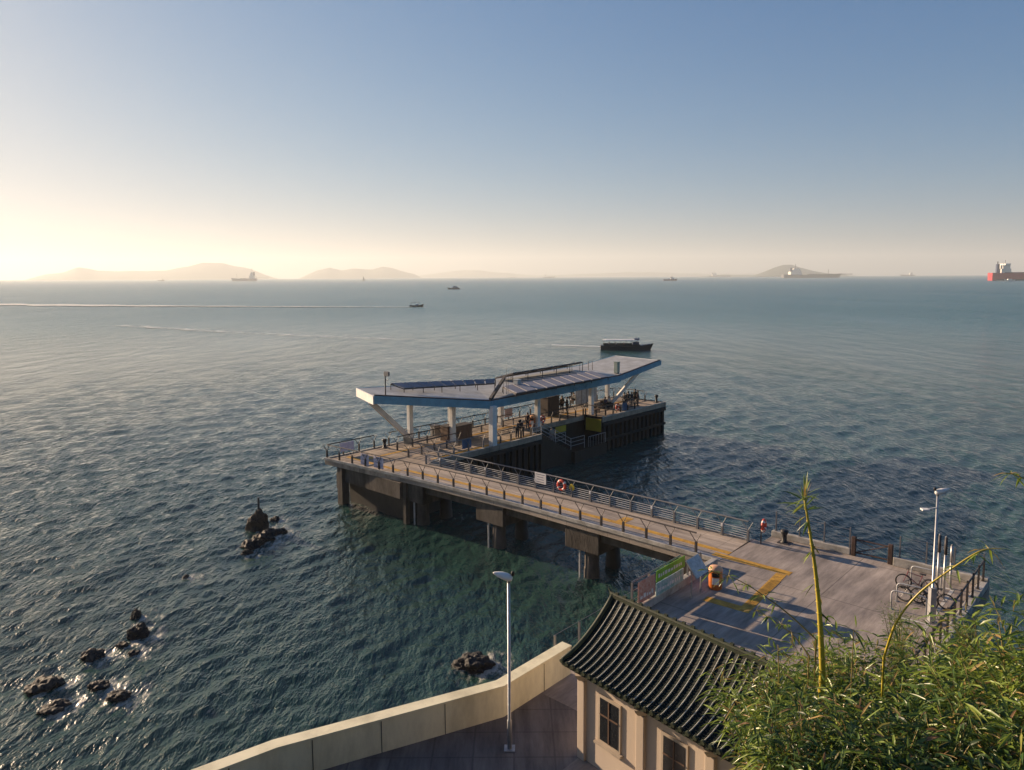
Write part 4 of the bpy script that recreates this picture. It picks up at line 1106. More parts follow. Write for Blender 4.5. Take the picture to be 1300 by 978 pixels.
stand('left person of the dark couple above the landing steps', 656.5, 557, -2.5, pose='lean', top=(.02, .02, .03))
stand('right person of the dark couple above the landing steps', 663, 556, 2.6, pose='lean', top=(.025, .03, .035))
stand('dark haired person standing left of the pier litter bin', 670, 546, 2.8, top=(.03, .015, .02), h=1.6, hair_long=True)
person('person in pale clothes halfway down the landing steps', W(5.6, 20.6, DZ - 9 * .17 - .17), AX + .3, 'walk', top=(.4, .38, .36), legs=(.25, .24, .24))
def seated(label, bp_, dy, **k): return person(label, W(bp_[0] + .05, bp_[1] + dy, DZ), AX - R(90), 'sit', **k)
seated('left seated person on the bench behind the standing trio', b1, -.45, top=(.35, .36, .34))
seated('right seated person on the bench behind the standing trio', b1, .4, top=(.04, .04, .05))
seated('seated person in white shirt on the bench by the right strut', b2, .2, top=(.65, .62, .55), longsleeve=False)
seated('seated person in dark blue on the bench by the right strut', b2, -.5, top=(.02, .03, .08))
stand('person in pale top standing at the back under the canopy', 726.5, 507, .3, top=(.45, .46, .44))
# pale screens at the back of the pier
r, o = fthing('glass_screen', 'row of pale screens on the seaward side under the canopy', 'screen', .6, 32, DZ)
for i in range(4):
    MB().box(.45, .49, 31.0 + i * .95, 31.9 + i * .95, DZ + .15, DZ + 2.0).build('pane', mat('pale_screen', (.45, .47, .5), .3, var=.25, scale=3), r, o)
    MB().box(.43, .51, 30.94 + i * .95, 30.998 + i * .95, DZ, DZ + 2.1).build('frame_post', M_rail, r, o)

# ------------------------------------------------------------------ pavilion with glazed tile roof
HR, HE = 4.3, 2.92
rp = at(779, 757, DZ + HR); rq = at(895, 808.6, DZ + HR)
rdir = (rq - rp); rdir.z = 0; rdir.normalize(); RA = math.atan2(rdir.y, rdir.x)
LEN = 7.6; RUN = 2.12
pv_ = thing('pavilion', 'small pavilion under a dark green glazed tile roof at the promenade', 'pavilion', (rp.x, rp.y, DZ), RA)
# local: x along the ridge, y>0 is seaward side, y<0 side faces the viewer's left... pick by test
side = -1 if (Matrix.Rotation(RA, 3, 'Z') @ Vector((0, -1, 0))).x < 0 else 1
def rz_(t):   # t 0..1 ridge->eave, concave sweep
    return HR - (HR - HE) * (1.62 * t - .62 * t * t) + (.04 * t ** 3)
def roof_side(sg, mats):
    mb = MB(); ns_ = 14; nx_ = 1
    for i in range(ns_ + 1):
        t = i / ns_; mb.v += [(-.05, sg * RUN * t, rz_(t)), (LEN, sg * RUN * t, rz_(t))]
    for i in range(ns_ + 1):
        t = i / ns_; mb.v += [(-.05, sg * RUN * t, rz_(t) - .12), (LEN, sg * RUN * t, rz_(t) - .12)]
    k = 2 * (ns_ + 1)
    for i in range(ns_):
        a = 2 * i; mb.f += [(a, a + 1, a + 3, a + 2), (k + a, k + a + 2, k + a + 3, k + a + 1), (a, a + 2, k + a + 2, k + a), (a + 1, k + a + 1, k + a + 3, a + 3)]
    mb.f += [(2 * ns_, 2 * ns_ + 1, k + 2 * ns_ + 1, k + 2 * ns_), (0, k, k + 1, 1)]
    # tile courses: overlapping pans as small steps between ribs
    nrib = int(LEN / .222)
    for c in range(nrib):
        x0 = c * .222 + .03; x1 = x0 + .162
        for i in range(26):
            t0 = i / 26; t1 = (i + 1.0) / 26
            z0 = rz_(t0) + .012; z1 = rz_(t1) + .03
            xm = (x0 + x1) / 2
            mb.add([(x0, sg * RUN * t0, z0 + .01), (xm, sg * RUN * t0, z0 - .012), (x1, sg * RUN * t0, z0 + .01), (x0, sg * RUN * t1, z1 + .01), (xm, sg * RUN * t1, z1 - .012), (x1, sg * RUN * t1, z1 + .01),
                    (x0, sg * RUN * t1, z1 - .03), (xm, sg * RUN * t1, z1 - .045), (x1, sg * RUN * t1, z1 - .03)], [(0, 1, 4, 3), (1, 2, 5, 4), (3, 4, 7, 6), (4, 5, 8, 7)])
    return mb
rs_ = roof_side(side, None).build('roof', M_tile, pv_)
rs2 = roof_side(-side, None).build('roof', M_tile, pv_)
for sg in (side, -side):
    mb = MB(); me_ = MB()
    for c in range(int(LEN / .222) + 1):
        x = c * .222 - .0
        mb.tube([(x, sg * RUN * t / 12 * 1.01, rz_(t / 12) + .035) for t in range(13)], [.016] * 13, 6)
        me_.tube([(x, sg * (RUN + .0), rz_(1) + .03), (x, sg * (RUN + .07), rz_(1) + .02)], .062, 10)
        me_.box(x + .07, x + .16, sg * (RUN + .03) - .01, sg * (RUN + .03) + .01, rz_(1) - .10, rz_(1) + .02)
    mb.build('tile_rib', M_mortar, pv_, smooth=True)
    me_.build('eave_tile', M_ridge, pv_)
mb = MB(); mb.box(-.10, LEN, -.08, .08, HR - .03, HR + .05); mb.tube([(-.12, 0, HR + .06), (LEN, 0, HR + .06)], .055, 8)
for i in range(24): mb.box(.1 + i * .31, .2 + i * .31, -.03, .03, HR + .10, HR + .16)
mb.tube([(-.22, 0, HR + .2), (-.12, 0, HR + .1), (0, 0, HR + .06)], [.02, .04, .055], 8)
mb.build('ridge', M_ridge, pv_)
for sg in (side, -side):
    mb = MB(); mb.tube([(-.02, sg * RUN * t / 10, rz_(t / 10) + .04) for t in range(11)], .07, 8); mb.build('verge_tile', M_ridge, pv_, smooth=True)
mb = MB(); mb.box(.25, LEN - .2, -RUN + .45, RUN - .45, 0, HE - .25); mb.build('wall', M_wall, pv_)
mb = MB()
for sg in (side, -side): mb.box(.0, LEN, min(sg * (RUN - .12), sg * (RUN - .42)), max(sg * (RUN - .12), sg * (RUN - .42)), HE - .16, HE - .03)
mb.box(.1, LEN - .1, -RUN + .42, RUN - .42, HE - .28, HE - .17)
mb.build('cornice', M_eave, pv_, bevel=.02)
# gable infill
mb = MB(); mb.add([(.25, -RUN + .5, HE - .2), (.25, RUN - .5, HE - .2), (.25, .0, HR - .2), (.45, -RUN + .5, HE - .2), (.45, RUN - .5, HE - .2), (.45, 0, HR - .2)], [(0, 2, 1), (3, 4, 5), (0, 1, 4, 3), (1, 2, 5, 4), (2, 0, 3, 5)])
mb.build('gable', M_wall, pv_)
mb = MB(); yv = side * (RUN - .55)
for x in (.38, 2.6, 4.8, 7.0):
    c = MB(); c.box(x - .14, x + .14, side * (RUN - .47) - .12, side * (RUN - .47) + .12, 0, HE - .5); c.build('pilaster', M_wall, pv_, bevel=.02)
    c = MB(); c.lathe([(.12, 0), (.22, .14), (.24, .2)], (x, side * (RUN - .42), HE - .49), 4, 1.2, 1.2); c.build('capital', M_eave, pv_)
for x in (1.45, 3.7, 5.9):
    fr_ = MB().box(x - .42, x + .42, side * (RUN - .44) - .04, side * (RUN - .44) + .04, .9, 2.3).build('window', M_eave, pv_)
    MB().box(x - .34, x + .34, side * (RUN - .395) - .006, side * (RUN - .395) + .006, .98, 2.22).build('pane', mat('dark_glass', (.02, .022, .025), .15), fr_)
    MB().box(x - .02, x + .02, side * (RUN - .385) - .012, side * (RUN - .385) + .012, .98, 2.22).box(x - .34, x + .34, side * (RUN - .385) - .010, side * (RUN - .385) + .010, 1.72, 1.76).build('mullion', M_wood, fr_)
    MB().box(x - .5, x + .5, min(side * (RUN - .44), side * (RUN - .30)), max(side * (RUN - .44), side * (RUN - .30)), .84, .897).build('sill', M_eave, fr_)

# ------------------------------------------------------------------ vegetation
def leaf(mb, p, d, L_, wd, droop=.35, up=None):
    """lanceolate blade: 3 sections with a mid fold"""
    d = d.normalized(); sd_ = d.cross(Vector((0, 0, 1)))
    if sd_.length < .1: sd_ = Vector((1, 0, 0))
    sd_.normalize()
    ro = random.uniform(-.9, .9); nn = sd_.cross(d).normalized(); sd_ = (sd_ * math.cos(ro) + nn * math.sin(ro)); nn = sd_.cross(d).normalized()
    k = len(mb.v); pr = [(0, .12), (.3, 1.0), (.68, .7), (1.0, .0)]
    for t, ww in pr:
        c = p + d * L_ * t + Vector((0, 0, -droop * L_ * t * t))
        if ww == 0: mb.v.append(tuple(c)); continue
        mb.v.append(tuple(c - sd_ * wd * ww / 2 + nn * wd * .12)); mb.v.append(tuple(c)); mb.v.append(tuple(c + sd_ * wd * ww / 2 + nn * wd * .12))
    mb.f += [(k, k + 1, k + 4, k + 3), (k + 1, k + 2, k + 5, k + 4), (k + 3, k + 4, k + 7, k + 6), (k + 4, k + 5, k + 8, k + 7), (k + 6, k + 7, k + 9), (k + 7, k + 8, k + 9)]
def shrub_mesh(seed, n_stem=26, h=1.3, spread=.8, leafL=.19, leafW=.026, per=62):
    random.seed(seed); st = MB(); lf = MB()
    for i in range(n_stem):
        a = random.random() * 6.283; lean = random.random() ** .6 * spread; hh = h * random.uniform(.65, 1.05)
        b = Vector((math.cos(a) * .12, math.sin(a) * .12, 0)) * random.random() * 3
        ctrl = [b + Vector((math.cos(a) * lean * t ** 1.6, math.sin(a) * lean * t ** 1.6, hh * (t - .18 * t ** 3 * lean))) for t in (0, .25, .5, .75, 1)]
        st.tube(ctrl, [.011, .010, .008, .006, .003], 4)
        for q in range(per):
            t = random.uniform(.3, 1.0); s_ = t * 4; j = min(3, int(s_)); p = ctrl[j].lerp(ctrl[j + 1], s_ - j)
            az = random.random() * 6.283; el = random.uniform(-.35, .95)
            tw = Vector((math.cos(az), math.sin(az), .5)) * random.uniform(.02, .20); p2 = p + tw
            d = Vector((math.cos(az + random.uniform(-.6, .6)) * math.cos(el), math.sin(az) * math.cos(el), math.sin(el)))
            leaf(lf, p2, d, leafL * random.uniform(.45, 1.45), leafW * random.uniform(.7, 1.3), random.uniform(.15, .6))
    return st, lf
def feather_mesh(seed, h=.9):
    random.seed(seed); st = MB(); lf = MB()
    for i in range(16):
        a = random.random() * 6.283; lean = random.random() * .3
        ctrl = [Vector((math.cos(a) * lean * t ** 1.5, math.sin(a) * lean * t ** 1.5, h * t * random.uniform(.97, 1.03))) for t in (0, .33, .66, 1)]
        st.tube(ctrl, [.008, .007, .005, .002], 4)
        for q in range(150):
            t = random.uniform(.15, 1.0) * 2.999; j = int(t); p = ctrl[j].lerp(ctrl[j + 1], t - j)
            az = random.random() * 6.283; d = Vector((math.cos(az), math.sin(az), random.uniform(.2, 1.1)))
            leaf(lf, p + d * random.uniform(0, .09), d, random.uniform(.035, .075), .006, .3)
    return st, lf
protos = []
for i, (kw, lm, nm, cat) in enumerate([
    (dict(n_stem=30, h=1.35, spread=.55, leafL=.16, leafW=.022), M_leaf, 'bamboo_shrub', 'shrub'),
    (dict(n_stem=28, h=1.25, spread=.6, leafL=.19, leafW=.024), M_leaf, 'bamboo_shrub', 'shrub'),
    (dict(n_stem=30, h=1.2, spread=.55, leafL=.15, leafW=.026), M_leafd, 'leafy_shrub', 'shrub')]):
    st, lf = shrub_mesh(20 + i, **kw)
    r = thing(nm, '', cat, (0, 0, 0), 0, 'shrubs on the slope at the lower right')
    st.build('stem', M_twig, r); lf.build('foliage', lm, r); protos.append(r)
st, lf = feather_mesh(5)
r = thing('feathery_shrub', '', 'shrub', (0, 0, 0), 0, 'feathery shrubs'); st.build('stem', M_twig, r); lf.build('foliage', M_leaff, r); protos.append(r)
used = [False] * 4
# px, py of crown top, distance, proto, scale, label
SH = [(995, 862, 7.4, 0, .9, 'bright bamboo shrub at the left end of the thicket beside the tiled roof'),
      (1035, 862, 7.2, 1, .9, 'bamboo shrub right behind the foot of the tall yellow culm'),
      (1030, 888, 6.6, 2, .85, 'dark broad leaved shrub at the foot of the tall yellow culm'),
      (1090, 838, 7.8, 1, 1.05, 'bamboo shrub with long horizontal leaves right of the tall culm'),
      (1135, 864, 6.9, 0, 1.0, 'bamboo shrub at the foot of the arching culm'),
      (1190, 844, 7.6, 2, 1.05, 'dark leaved shrub in front of the street lamp foot'),
      (1235, 864, 6.8, 1, 1.0, 'shrub with yellowed leaves below the quay corner'),
      (1290, 814, 7.4, 0, 1.1, 'bamboo shrub rising at the right edge of the photo'),
      (1350, 794, 6.6, 1, 1.1, 'bamboo shrub just entering at the far right edge'),
      (1000, 905, 6.2, 1, .75, 'bamboo shrub at the bottom left of the thicket in front of the eave'),
      (1030, 925, 5.6, 2, .75, 'dark shrub low in the front left of the thicket'),
      (1080, 931, 5.6, 0, .95, 'front bamboo shrub in the lower middle of the thicket'),
      (1130, 916, 5.8, 2, 1.0, 'dark front shrub below the arching culm'),
      (1180, 931, 5.6, 1, 1.0, 'front bamboo shrub right of the lower middle'),
      (1245, 926, 5.6, 2, 1.0, 'dark front shrub near the lower right corner'),
      (1305, 889, 5.6, 0, 1.05, 'front bamboo shrub in the lower right corner'),
      (1143, 778, 9.2, 3, 1.2, 'light feathery shrub left of the bicycle racks'),
      (1222, 792, 9.0, 3, 1.15, 'light feathery shrub right of the street lamp foot'),
      (1072, 830, 8.2, 3, .8, 'small feathery shrub right beside the tall culm')]
for i, (px, py, Y, k, s, lab) in enumerate(SH):
    p = atY(px, py, Y); hh = [1.3, 1.2, 1.15, .95][k] * s
    base = Vector((p.x, p.y, p.z - hh))
    g = hill_h(p.x, p.y)
    o = protos[k] if not used[k] else copy_tree(protos[k])
    used[k] = True
    o.location = base; o.rotation_euler = (0, 0, random.random() * 6); o.scale = (s, s, s); o['label'] = lab
    for ch in o.children: pass
    if base.z > g + .05:
        # stems run on down to the slope
        st = MB()
        for q in range(9):
            a = random.random() * 6.28; st.tube([(math.cos(a) * .25, math.sin(a) * .25, (g - base.z) / s - .1), (math.cos(a) * .1, math.sin(a) * .1, .25)], .012, 4)
        st.build('lower_stem', M_twig, o)
# undergrowth filling between shrubs, covering the slope
random.seed(77)
ug = MB()
for i in range(15000):
    x = random.uniform(.8, 8.5); y = random.uniform(3.2, 9.0)
    if x < y * .345: continue
    zt = 17.4 - y * .60 - .25
    z = random.uniform(hill_h(x, y), max(hill_h(x, y) + .3, zt - .35))
    az = random.random() * 6.283; el = random.uniform(-.3, .9)
    leaf(ug, Vector((x, y, z)), Vector((math.cos(az) * math.cos(el), math.sin(az) * math.cos(el), math.sin(el))), random.uniform(.12, .26), random.uniform(.02, .045), .4)
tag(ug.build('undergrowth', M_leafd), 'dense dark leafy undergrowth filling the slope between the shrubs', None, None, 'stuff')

# tall yellow culm
random.seed(3)
cb = atY(1044, 850, 7.0); ct = atY(1021, 632, 7.0); ct2 = atY(1019, 606, 7.0)
cu = thing('bamboo_culm', 'tall straight yellow bamboo culm rising past the plaza', 'bamboo', (cb.x, cb.y, hill_h(cb.x, cb.y)))
bz = cu.location.copy()
n = 15; pts = []; rr = []
for i in range(n + 1):
    t = i / n; p = Vector(cb).lerp(ct, t) + Vector((.035 * math.sin(t * math.pi), 0, 0)); pts.append(p - bz); rr.append(.030 * (1 - t) + .009 * t)
low = [Vector((0, 0, -.1)), Vector((0, 0, (cb.z - bz.z) * .5))]
mb = MB().tube(low + pts, [.034, .032] + rr, 12)
for i in range(0, n): mb.torus(pts[i], rr[i] + .002, .005, None, 12, 5)
mb.build('stem', M_bamboo, cu, smooth=True)
mb = MB()
tip = pts[-1]
for i in range(24):
    az = random.random() * 6.283; el = random.uniform(-.1, 1.5)
    leaf(mb, tip + Vector((0, 0, random.uniform(-.12, .04))), Vector((math.cos(az) * math.cos(el), math.sin(az) * math.cos(el) * .6, math.sin(el))), random.uniform(.14, .30), .02, .2)
for (px, py, dx, dz) in ((1021, 640, -.9, -.5), (1024, 655, -.9, -.6), (1025, 648, .9, .6), (1026, 662, -.5, -.8), (1030, 700, -.6, -.8), (1033, 742, -.6, -.7), (1036, 752, .5, -.8), (1040, 778, .6, -.5), (1029, 690, .5, -.5)):
    p = atY(px, py, 7.0) - bz
    for q in range(2): leaf(mb, p, Vector((dx + random.uniform(-.2, .2), random.uniform(-.4, .4), dz * random.uniform(.6, 1.1))), random.uniform(.12, .18), .024, .2)
mb.build('foliage', M_leaf, cu)

# arching culm
def branch(name, label, pix, Y, r0, r1, leaves, ground=True, m=M_bamboo, cat='bamboo', lm=M_leaf, leafL=.16):
    P_ = [atY(px, py, Yy) for (px, py), Yy in zip(pix, Y)]
    base = P_[0].copy(); gz = hill_h(base.x, base.y)
    root = thing(name, label, cat, (base.x, base.y, min(gz, base.z)))
    o = root.location
    # smooth
    pts = []
    for i in range(len(P_) - 1):
        a = P_[max(0, i - 1)]; b = P_[i]; c = P_[i + 1]; d = P_[min(len(P_) - 1, i + 2)]
        for q in range(5):
            t = q / 5; pts.append(.5 * ((2 * b) + (c - a) * t + (2 * a - 5 * b + 4 * c - d) * t * t + (3 * b - a - 3 * c + d) * t ** 3))
    pts.append(P_[-1]); pts = [p - o for p in pts]
    if pts[0].z > .05: pts = [Vector((0, 0, -.05))] + pts
    nn = len(pts); MB().tube(pts, [r0 + (r1 - r0) * i / (nn - 1) for i in range(nn)], 8).build('stem', m, root, smooth=True)
    mb = MB()
    for (px, py, Yy, n_, spread) in leaves:
        p = atY(px, py, Yy) - o; tw = MB()
        for q in range(n_):
            az = random.random() * 6.283; d = Vector((math.cos(az), math.sin(az), random.uniform(-.9, .5)))
            pp = p + d * random.uniform(0, spread); tw.tube([p, pp], .003, 4)
            leaf(mb, pp, d, leafL * random.uniform(.6, 1.3), .022, .35)
        tw.build('twig', M_twig, root)
    mb.build('foliage', lm, root)
    return root
branch('bamboo_culm', 'thin yellow bamboo culm arching right in front of the lamp', [(1122, 835), (1138, 790), (1165, 755), (1200, 728), (1238, 703), (1256, 697)], [6.8, 6.6, 6.5, 6.4, 6.3, 6.3], .012, .005,
       [(1256, 697, 6.3, 9, .1), (1238, 704, 6.3, 4, .06), (1213, 719, 6.4, 4, .05), (1195, 730, 6.4, 3, .05), (1140, 790, 6.6, 3, .05)])
branch('bamboo_branch', 'leafy twig reaching in at the right edge above the sea', [(1345, 640), (1310, 613), (1296, 606), (1282, 601)], [6, 6, 6, 6], .008, .003, [(1284, 601, 6, 7, .05), (1296, 606, 6, 3, .05)], m=M_twig)
branch('bamboo_branch', 'long drooping twig crossing the tactile strip left of the culm', [(1036, 812), (1005, 783), (975, 760), (940, 738), (905, 725)], [7.4, 7.5, 7.6, 7.7, 7.8], .010, .003,
       [(905, 725, 7.8, 10, .10), (925, 731, 7.7, 8, .10), (948, 742, 7.7, 8, .08), (968, 755, 7.6, 4, .06), (985, 765, 7.6, 4, .06)], m=M_twig, leafL=.10)
branch('bamboo_branch', 'lower thin twig with sparse leaves over the plaza shade', [(1027, 832), (1008, 808), (985, 790), (960, 775)], [7.2, 7.3, 7.4, 7.5], .008, .003,
       [(960, 775, 7.5, 7, .10), (975, 783, 7.4, 8, .10), (992, 793, 7.4, 10, .10), (1005, 803, 7.3, 6, .08)], m=M_twig, leafL=.10)
branch('bamboo_sprout', 'young shoot with broad upright leaves above the thicket', [(989, 850), (988, 832), (988, 826)], [7.2, 7.2, 7.2], .007, .004, [(988, 827, 7.2, 7, .02)], m=M_twig, leafL=.17)
branch('bamboo_sprout', 'pale young shoot standing right of the tall culm', [(1082, 840), (1083, 815), (1084, 800)], [7.0, 7.0, 7.0], .006, .003, [(1083, 812, 7, 6, .04), (1084, 801, 7, 6, .03)], m=M_twig, leafL=.15)

# ------------------------------------------------------------------ boats and ships
def hull_mesh(L_, B_, H_, sheer=.0, draft=1.0, bow=.16, stern_w=.85, zs=0):
    """bow towards +x"""
    mb = MB(); secs = []
    for i in range(15):
        t = i / 14; x = -L_ / 2 + L_ * t
        wd = B_ / 2 * (stern_w + (1 - stern_w) * min(1, t * 4)) * (1 if t < 1 - bow * 2 else max(.02, math.cos((t - (1 - bow * 2)) / (bow * 2) * math.pi / 2) ** .7))
        top = H_ + sheer * max(0, (t - .55) / .45) ** 2 + sheer * .25 * max(0, (.2 - t) / .2)
        rake = L_ * .04 * max(0, (t - .8) / .2)
        secs.append([(x - rake, -wd * .75, -draft), (x - rake * .4, -wd * .93, zs), (x + rake, -wd, top), (x + rake, wd, top), (x - rake * .4, wd * .93, zs), (x - rake, wd * .75, -draft)])
    for s_ in secs: mb.v += s_
    for i in range(14):
        for j in range(6):
            j2 = (j + 1) % 6; mb.f.append((i * 6 + j, (i + 1) * 6 + j, (i + 1) * 6 + j2, i * 6 + j2))
    mb.f.append(tuple(range(6))); mb.f.append(tuple(14 * 6 + j for j in range(6))[::-1])
    return mb
def sea_at(px, dist):
    d = ray(px, 400); d.z = 0; d.normalize(); return Vector((d.x * dist, d.y * dist, 0))
def boat_root(name, label, cat, px, dist, rz):
    p = sea_at(px, dist); return thing(name, label, cat, p, rz, 'boats and ships on the water'), p
# kaito ferry
r, p = boat_root('passenger_boat', 'dark hulled passenger boat with white canopy passing behind the pier', 'boat', 795, 177, R(-4))
hull_mesh(12.0, 3.4, 1.15, .75, .7, .18).build('hull', M_hull, r)
MB().box(-5.2, 4.0, -1.45, 1.45, 1.16, 1.22).build('deck', mat('boat_deck', (.05, .04, .035), .8), r)
MB().slab([(-5.4, -1.6, 2.95), (2.9, -1.6, 2.95), (2.9, 1.6, 2.95), (-5.4, 1.6, 2.95)], .1).box(-4.8, 2.5, -1.2, 1.2, 2.951, 3.02).build('canopy', M_white, r)
for i in range(7):
    for s in (-1, 1): MB().box(-5.2 + i * 1.3 - .03, -5.2 + i * 1.3 + .03, s * 1.5 - .03, s * 1.5 + .03, 1.2, 2.85).build('canopy_post', M_dark, r)
MB().box(-5.3, 3.2, -1.62, -1.56, 1.2, 1.75).box(-5.3, 3.2, 1.56, 1.62, 1.2, 1.75).build('bulwark', M_hull, r)
MB().box(1.6, 3.0, -1.0, 1.0, 1.22, 2.3).box(1.9, 3.1, -.9, .9, 2.955 + .07, 3.35).build('wheelhouse', M_navy, r)
for x in (-2, 1): MB().torus((x, -1.66, 1.3), .25, .09, Matrix.Rotation(R(90), 3, 'X'), 12, 6).build('tyre_fender', M_black, r)
MB().tube([(2.4, 0, 3.3), (2.4, 0, 4.2)], .03).build('mast', M_dark, r)
boatroot = r; r.scale = (1, 1, .8)
for i, (dx, lab) in enumerate(((-4.0, 'passenger sitting nearest the stern of the passenger boat'), (-2.4, 'passenger sitting amidships on the passenger boat'), (-.6, 'passenger sitting forward under the boat canopy'))):
    q = p + Matrix.Rotation(R(-4), 3, 'Z') @ Vector((dx, -.9, .62)); person(lab, q, R(180), 'sit', top=[(.05, .05, .07), (.25, .25, .25), (.12, .03, .03)][i], group='passengers on the boat')
# speed boat
r, p = boat_root('speedboat', 'small dark speedboat with sun canopy trailing a long white wake', 'boat', 529, 440, R(-3))
hull_mesh(8, 2.3, .8, .9, .3, .2).build('hull', M_hull, r)
MB().slab([(-3.4, -1, 2.5), (1.6, -1, 2.7), (1.6, 1, 2.7), (-3.4, 1, 2.5)], .12).build('canopy', M_dark, r)
MB().tube([(-3.2, -.9, .8), (-3.2, -.9, 2.4)], .04).tube([(1.4, -.9, .8), (1.4, -.9, 2.6)], .04).tube([(-3.2, .9, .8), (-3.2, .9, 2.4)], .04).tube([(1.4, .9, .8), (1.4, .9, 2.6)], .04).build('canopy_frame', M_dark, r)
MB().box(-.5, 1.2, -.7, .7, .8, 1.6).build('console', M_shipwhite, r)
# mid boat
r, p = boat_root('fishing_boat', 'small grey boat beyond the speedboat', 'boat', 576.5, 1050, R(180))
hull_mesh(17, 4.5, 1.6, 1.0, .8, .2).build('hull', M_shipgrey, r)
MB().box(-6, 1.5, -1.6, 1.6, 1.6, 3.7).box(-3, .5, -1.3, 1.3, 3.71, 4.6).build('cabin', mat('grey_cabin', (.22, .25, .28), .6), r)
# left coaster
def coaster(name, label, px, dist, L_, H_, rz, hm, fun=0, hscale=1.0, cab=-.32):
    r, p = boat_root(name, label, 'ship', px, dist, rz)
    hull_mesh(L_, L_ * .16, H_, H_ * .35, 3, .12).build('hull', hm, r)
    b = L_ * .065; s = hscale
    MB().box(L_ * cab, L_ * (cab + .20), -b, b, H_ * 1.0, H_ + L_ * .07 * s).box(L_ * (cab + .04), L_ * (cab + .17), -b * .8, b * .8, H_ + L_ * .0701 * s, H_ + L_ * .12 * s).box(L_ * (cab + .07), L_ * (cab + .15), -b * .9, b * .9, H_ + L_ * .1201 * s, H_ + L_ * .15 * s).build('superstructure', M_shipwhite, r)
    MB().tube([(L_ * (cab + .1), 0, H_ + L_ * .15 * s), (L_ * (cab + .1), 0, H_ + L_ * .25 * s)], L_ * .005).tube([(L_ * .3, 0, H_), (L_ * .3, 0, H_ + L_ * .12 * s)], L_ * .004).build('mast', M_rail, r)
    MB().box(L_ * (cab + .0), L_ * (cab + .04), -b * .4, b * .4, H_ + L_ * .0702 * s, H_ + L_ * .16 * s).build('funnel', M_navy, r)
    mb = MB()
    for i in range(fun): x = -L_ * .05 + i * L_ * .11; mb.box(x, x + L_ * .09, -b * .8, b * .8, H_ + .01, H_ + L_ * .012)
    if fun: mb.build('hatch', M_shipgrey, r)
    return r
coaster('cargo_ship', 'grey work ship with tall bridge before the left island', 312, 4300, 135, 13, R(180), mat('grey_ship', (.20, .21, .24), .6), 2, 1.7, -.42)
coaster('cargo_ship', 'long dark grey freighter before the cone shaped island', 1028, 5200, 370, 20, 0, M_shipgrey, 7, .75, -.38)
coaster('cargo_ship', 'small red and blue coaster right of the horizon centre', 850, 2700, 48, 5, 0, mat('blue_red_hull', (.12, .05, .09), .5), 2, 1.2, .05)
coaster('cargo_ship', 'faint distant ship left of the small coaster', 697, 8500, 130, 12, 0, M_shipgrey, 2, 1.2)
coaster('cargo_ship', 'faint distant freighter just left of the cone shaped island', 912, 9000, 260, 14, 0, M_shipgrey, 4, .9)
coaster('cargo_ship', 'faint distant ship right of the long grey freighter', 1150, 9000, 150, 14, R(180), M_shipgrey, 4, 1.0)
coaster('cargo_ship', 'tiny faint ship farthest left before the left island', 207, 5200, 40, 5, 0, M_shipgrey, 1, 1.6, .1)
coaster('cargo_ship', 'tiny faint ship on the horizon right of the long grey freighter tip', 650, 9500, 90, 8, 0, M_shipgrey, 1, 1.3)
# red tanker
r, p = boat_root('tanker', 'big red hulled tanker cut by the right edge of the photo', 'ship', 1255, 2450, R(-12))
sh = Vector((118, 0, 0))
def shifted(mb): mb.v = [(v[0] + 118, v[1], v[2]) for v in mb.v]; return mb
shifted(hull_mesh(240, 38, 20, 4, 6, .1)).build('hull', M_shipred, r)
shifted(MB().box(-90, 110, -17, 17, 20.1, 22.5)).build('deck_gear', mat('tanker_deck', (.12, .05, .05), .7), r)
MB().box(20, 44, -15, 15, 20.2, 32).box(24, 42, -13, 13, 32.1, 42).box(28, 41, -18, 18, 42.1, 46).build('superstructure', M_shipwhite, r)
MB().box(13, 19, -5, 5, 20.3, 45).build('funnel', M_navy, r)
MB().tube([(34, 0, 46), (34, 0, 56)], .5).tube([(15.5, 0, 45), (15.5, 0, 52)], 1.2).build('mast', M_shipgrey, r)
shifted(MB().box(-110, 112, -19.2, 19.2, -2, 3.2)).build('boot_stripe', mat('dark_boot_top', (.05, .035, .05), .6), r)
r, p = boat_root('motor_launch', 'small pale launch with wake in front of the red tanker', 'boat', 1279, 2150, R(180))
hull_mesh(24, 6, 3, 2, 1, .2).build('hull', M_shipwhite, r); MB().box(-5, 5, -2, 2, 3, 6).build('cabin', M_shipwhite, r)
# sailing specks
r, p = boat_root('sailing_boat', 'tiny sailing boat on the horizon between the two left islands', 'boat', 462, 3600, 0)
hull_mesh(22, 5, 2, .8, 1, .2).build('hull', M_shipgrey, r)
MB().tube([(0, 0, 2), (0, 0, 24)], .2).build('mast', M_shipgrey, r); MB().add([(.3, 0, 4), (.3, 0, 23), (9, 0, 4), (.3, .12, 4), (.3, .12, 23), (9, .12, 4)], [(0, 1, 2), (3, 5, 4), (0, 3, 4, 1), (1, 4, 5, 2), (2, 5, 3, 0)]).build('sail', M_shipgrey, r)

